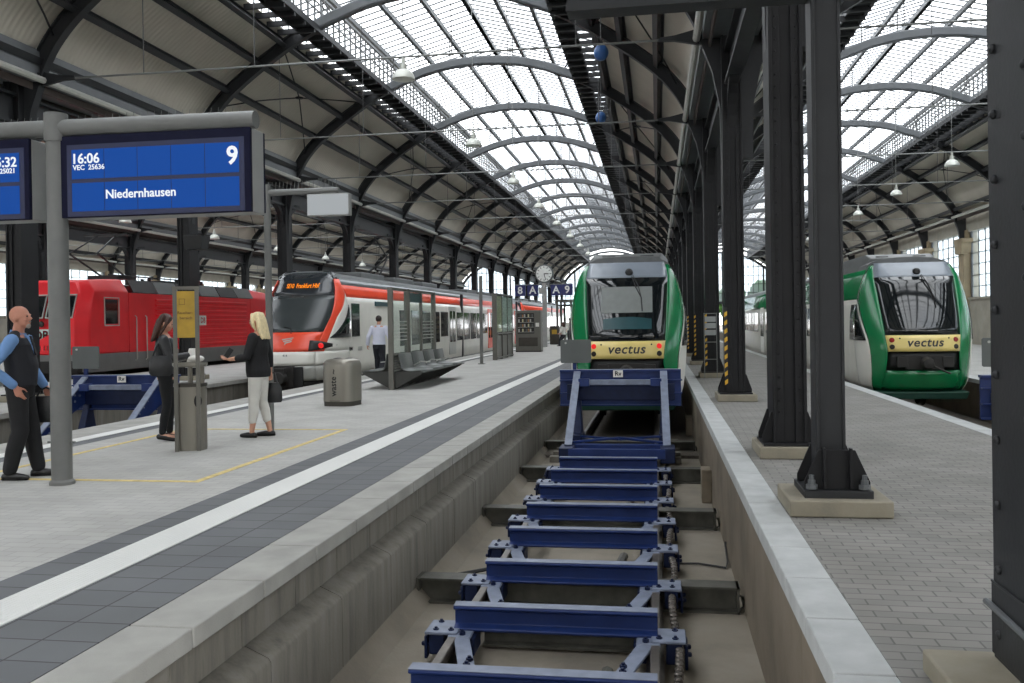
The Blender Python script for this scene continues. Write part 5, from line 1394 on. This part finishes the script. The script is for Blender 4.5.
        solidify_union(c, 'shoe', M['shoe'], t, .008, 2)
    # --- hair
    h = S.get('hair')
    if h:
        kind, m_ = h; c = MB()
        c.ell(Hd(0,-.022,.04), (.088*k,.1*k,.098*k), 14, HR)
        if kind == 'long':
            for x in (-.075,-.045,-.015,.015,.045,.075):
                c.cap([Hd(x*.9,-.06,.09), Hd(x*1.1,-.105+abs(x)*.4,.0), Hd(x*1.25,-.105+abs(x)*.5,-.12), Hd(x*1.3,-.1+abs(x)*.3,-.30+abs(x)*.4)], [.032*k,.036*k,.036*k,.02*k], 8)
            for s in (-1, 1): c.cap([Hd(s*.06,.02,.09), Hd(s*.086,.02,.02), Hd(s*.088,.0,-.10), Hd(s*.085,-.02,-.2)], [.022*k,.022*k,.024*k,.014*k], 8)
        elif kind == 'shoulder':
            for x in (-.07,-.035,0,.035,.07):
                c.cap([Hd(x*.9,-.06,.09), Hd(x*1.15,-.1+abs(x)*.4,.0), Hd(x*1.35,-.10+abs(x)*.3,-.13), Hd(x*1.5,-.13+abs(x)*.3,-.26)], [.035*k,.042*k,.042*k,.02*k], 8)
            for s in (-1, 1): c.cap([Hd(s*.055,.03,.1), Hd(s*.086,.025,.03), Hd(s*.088,.015,-.05), Hd(s*.08,.0,-.12)], [.025*k,.026*k,.026*k,.015*k], 8)
        solidify_union(c, 'hair', M[m_], t, .009, 3)
    return t, Hd, sh, k

# man with waistcoat, hand in pocket, looking to the right (+X in the hall)
man, Hd, sh, k = person('person', 'bald man in blue shirt and black waistcoat left of the sign post', (-6.56, 8.42, 0), math.radians(-72), {
    'skin': 'skin_p', 'belly': .035, 'legs': (((-.12,.06,.5),(-.13,.12,.09),-.1),((.1,.03,.5),(.1,-.08,.09),.15)),
    'arms': {'R': ((.31,-.15,1.16),(.195,.03,.95),(-.25,.3,-.9),(-1,.1,0),.4), 'L': ((-.27,.02,1.14),(-.25,.16,.92),(0,.35,-1),(1,0,0),1.0)},
    'trousers': ('trousers','cloth_k',.014,.11,.028), 'tops': (('shirt','shirt_b',.016,1.86),('waistcoat','vest',.027,0,.92,1.46)), 'nod': -.05, 'head_yaw': -.1}, 1.80)
c = MB()
c.ell(Hd(0,.072,-.085), (.03,.026,.03), 10); c.ell(Hd(0,.092,-.043), (.03,.012,.008), 8); solidify_union(c, 'beard', M['hair_gr'], man, .006, 2)
c = MB()
for s in (-1, 1): c.hexa([tuple(Vector(q)*k) for q in ((s*.01,.075,1.44),(s*.075,.03,1.49),(s*.085,.02,1.46),(s*.04,.095,1.40),(s*.01,.085,1.44),(s*.075,.04,1.495),(s*.085,.03,1.46),(s*.04,.105,1.40))])
c.build('collar', M['shirt_b'], man)
c = MB(); c.loft([[tuple(Vector((rx*math.cos(2*PI*j/18), -.012+ry*math.sin(2*PI*j/18), z+.02*math.sin(2*PI*j/18)*-1))*k) for j in range(18)] for rx, ry, z in ((.10,.095,1.45),(.078,.08,1.475),(.068,.072,1.515),(.064,.068,1.51))]); c.build('collar_band', M['shirt_b'], man)
MB().hexa([tuple(Vector(q)*k) for q in ((-.016,.095,1.47),(.016,.095,1.47),(.03,.158,1.27),(-.03,.158,1.27),(-.016,.115,1.47),(.016,.115,1.47),(.03,.170,1.27),(-.03,.170,1.27))]).build('tie', M['cloth_k'], man, bevel=.004)
MB().hexa([tuple(Vector(q)*k) for q in ((-.07,.07,1.475),(.07,.07,1.475),(.012,.150,1.27),(-.012,.150,1.27),(-.07,.098,1.475),(.07,.098,1.475),(.012,.163,1.27),(-.012,.163,1.27))]).build('shirt_front', M['shirt_b'], man, bevel=.004)
bag = thing('shoulder_bag', 'black shoulder bag hanging from the hand of the man in the waistcoat', 'bag', (-6.46, 8.69, .56), math.radians(20))
MB().loft([[(.15*r_*math.cos(2*PI*j/16), .06*r_*math.sin(2*PI*j/16), z) for j in range(16)] for r_, z in ((.75,0),(.95,.03),(1,.12),(.98,.24),(.8,.28))]).build('bag_body', M['leather_k'], bag)
MB().tube([(-.1,0,.26),(-.06,0,.34),(.0,0,.37),(.06,0,.34),(.1,0,.26)], .011, 6).build('strap', M['leather_k'], bag)

# brown-haired woman by the ash pillar, facing right, unpacking something
w1, Hd, sh, k = person('person', 'woman with long brown hair in black leather jacket behind the smoking pillar', (-6.66, 11.4, 0), math.radians(-66), {
    'skin': 'skin', 'female': True, 'legs': (((-.09,.05,.5),(-.08,.03,.12),-.05),((.08,.02,.5),(.09,-.05,.12),.1)), 'heel': .045, 'ankle_boot': False,
    'arms': {'R': ((.24,.08,1.16),(.14,.33,1.2),(-.3,1,.1),(-.6,0,-.6),.8), 'L': ((-.24,.06,1.15),(-.1,.32,1.17),(.3,1,.05),(.6,0,-.6),.9)},
    'trousers': ('trousers','cloth_k',.006,.13,.006), 'tops': (('jacket','leather_k',.026,1.9,.92,1.47,.015),), 'hair': ('long','hair_br'), 'nod': .35}, 1.73)
bg_ = thing('handbag', 'black leather handbag on the arm of the brown-haired woman', 'bag', (-6.60, 11.17, .90))
MB().loft([[(.17*r_*math.cos(2*PI*j/14), .07*r_*math.sin(2*PI*j/14), z) for j in range(14)] for r_, z in ((.8,0),(1,.04),(.98,.2),(.7,.27))]).build('bag_body', M['leather_k'], bg_)
MB().tube([(-.12,0,.24),(-.08,.06,.42),(.03,.06,.45),(.12,0,.24)], .012, 6).build('strap', M['leather_k'], bg_)
o = thing('carrier_bag', 'white paper bag held by the brown-haired woman', 'bag', (-6.27, 11.42, 1.0))
MB().loft([[(x*(1-.5*z/.25), y*(1-.3*z/.25)+.01*math.sin(z*40+x*30), z) for x, y in ((-.08,-.05),(.08,-.05),(.09,.0),(.08,.05),(-.08,.05),(-.09,0))] for z in (0,.05,.1,.16,.22,.26)]).build('sheet', M['bagw'], o)
o = thing('paper_parcel', 'pale wrapped parcel lying over the ash tray of the pillar', 'parcel', (-5.84, 10.72, 1.1))
MB().ell((0,.0,.045), (.11,.07,.045), 10).build('wrapping', M['bagw'], o)

# blonde woman seen from behind, facing left
w2, Hd, sh, k = person('person', 'blonde woman in black top and white cropped trousers holding out a phone', (-5.52, 11.85, 0), math.radians(88), {
    'skin': 'skin', 'female': True, 'belly': .03, 'legs': (((-.10,.03,.5),(-.11,.06,.09),.15),((.10,.0,.5),(.12,-.10,.09),-.25)), 'ankle_boot': False,
    'arms': {'L': ((-.25,.05,1.15),(-.2,.34,1.12),(.0,1,.1),(0,-.1,1),.7), 'R': ((.24,-.05,1.14),(.25,-.06,.9),(0,0,-1),(-1,0,0),1.1)},
    'trousers': ('trousers','white_tr',.016,.24,.018), 'tops': (('blouse','cloth_k',.022,1.5,.88,1.47,.02),), 'hair': ('shoulder','hair_bl'), 'nod': .12}, 1.74)
ph = MB(); ph.box(-.035,.035,-.006,.006,-.07,.07)
o = ph.build('phone', M['black']); o.location = (-5.98, 11.89, 1.12+.06); o.rotation_euler = (0, .6, .3); tag(o, 'small black phone in the hand of the blonde woman', 'phone')
o = thing('handbag', 'black handbag hanging behind the white trousers of the blonde woman', 'bag', (-5.46, 12.12, .46))
MB().loft([[(.17*r_*math.cos(2*PI*j/14), .07*r_*math.sin(2*PI*j/14), z) for j in range(14)] for r_, z in ((.9,0),(1,.04),(.95,.2),(.7,.28))]).build('bag_body', M['leather_k'], o)
MB().tube([(-.1,0,.26),(-.06,0,.42),(.06,0,.42),(.1,0,.26)], .011, 6).build('strap', M['leather_k'], o)

# man walking away along the train
wk, Hd, sh, k = person('person', 'man in pale shirt and dark trousers walking away beside the glass windbreak', (-8.0, 25.2, 0), math.radians(6), {
    'skin': 'skin', 'legs': (((-.09,.16,.52),(-.09,.22,.1),0),((.09,.05,.49),(.09,-.22,.16),0)),
    'arms': {'L': ((-.30,-.06,1.17),(-.34,.02,.93),(0,.1,-1),(1,0,0),.8), 'R': ((.30,-.02,1.16),(.33,.1,.94),(0,.15,-1),(-1,0,0),.8)},
    'trousers': ('trousers','jean',.016,.1,.024), 'tops': (('shirt','shirt_w',.022,1.85,.92,1.47,.01),), 'hair': ('short','hair_dk'), 'vox': .012}, 1.80)
c = MB(); c.loft([[tuple(Vector((rx*math.cos(2*PI*j/18), -.012+ry*math.sin(2*PI*j/18), z))*k) for j in range(18)] for rx, ry, z in ((.12,.10,1.44),(.085,.082,1.475),(.072,.074,1.52),(.068,.07,1.515))]); c.build('collar_band', M['shirt_w'], wk)
# distant people
person('person', 'distant person in white top standing with back turned by the far shelter', (-5.78, 60.0, 0), 0, {
    'skin': 'skin', 'legs': (((-.09,.05,.5),(-.09,.05,.09),0),((.09,0,.5),(.09,-.05,.09),0)),
    'arms': {'L': ((-.28,-.02,1.15),(-.26,.1,.92),(0,.1,-1),(1,0,0),.8), 'R': ((.28,-.02,1.15),(.26,.1,.92),(0,.1,-1),(-1,0,0),.8)},
    'trousers': ('trousers','jean',.016,.1,.02), 'tops': (('shirt','twhite',.022,1.3),), 'hair': ('short','hair_dk'), 'vox': .016, 'far': True}, 1.78)
person('person', 'distant brown-haired person in pale top beside the far shelter', (-5.80, 56.0, -.155), math.radians(60), {
    'skin': 'skin', 'female': True, 'legs': (((-.09,.25,.6),(-.09,.3,.25),0),((.09,.25,.6),(.09,.3,.25),0)),
    'arms': {'L': ((-.25,.05,1.15),(-.15,.28,1.0),(0,1,-.2),(1,0,0),.8), 'R': ((.25,.05,1.15),(.15,.28,1.0),(0,1,-.2),(-1,0,0),.8)},
    'trousers': ('trousers','jean',.016,.27,.02), 'tops': (('shirt','bagw',.022,1.3),), 'hair': ('long','hair_br'), 'vox': .016, 'far': True}, 1.66)
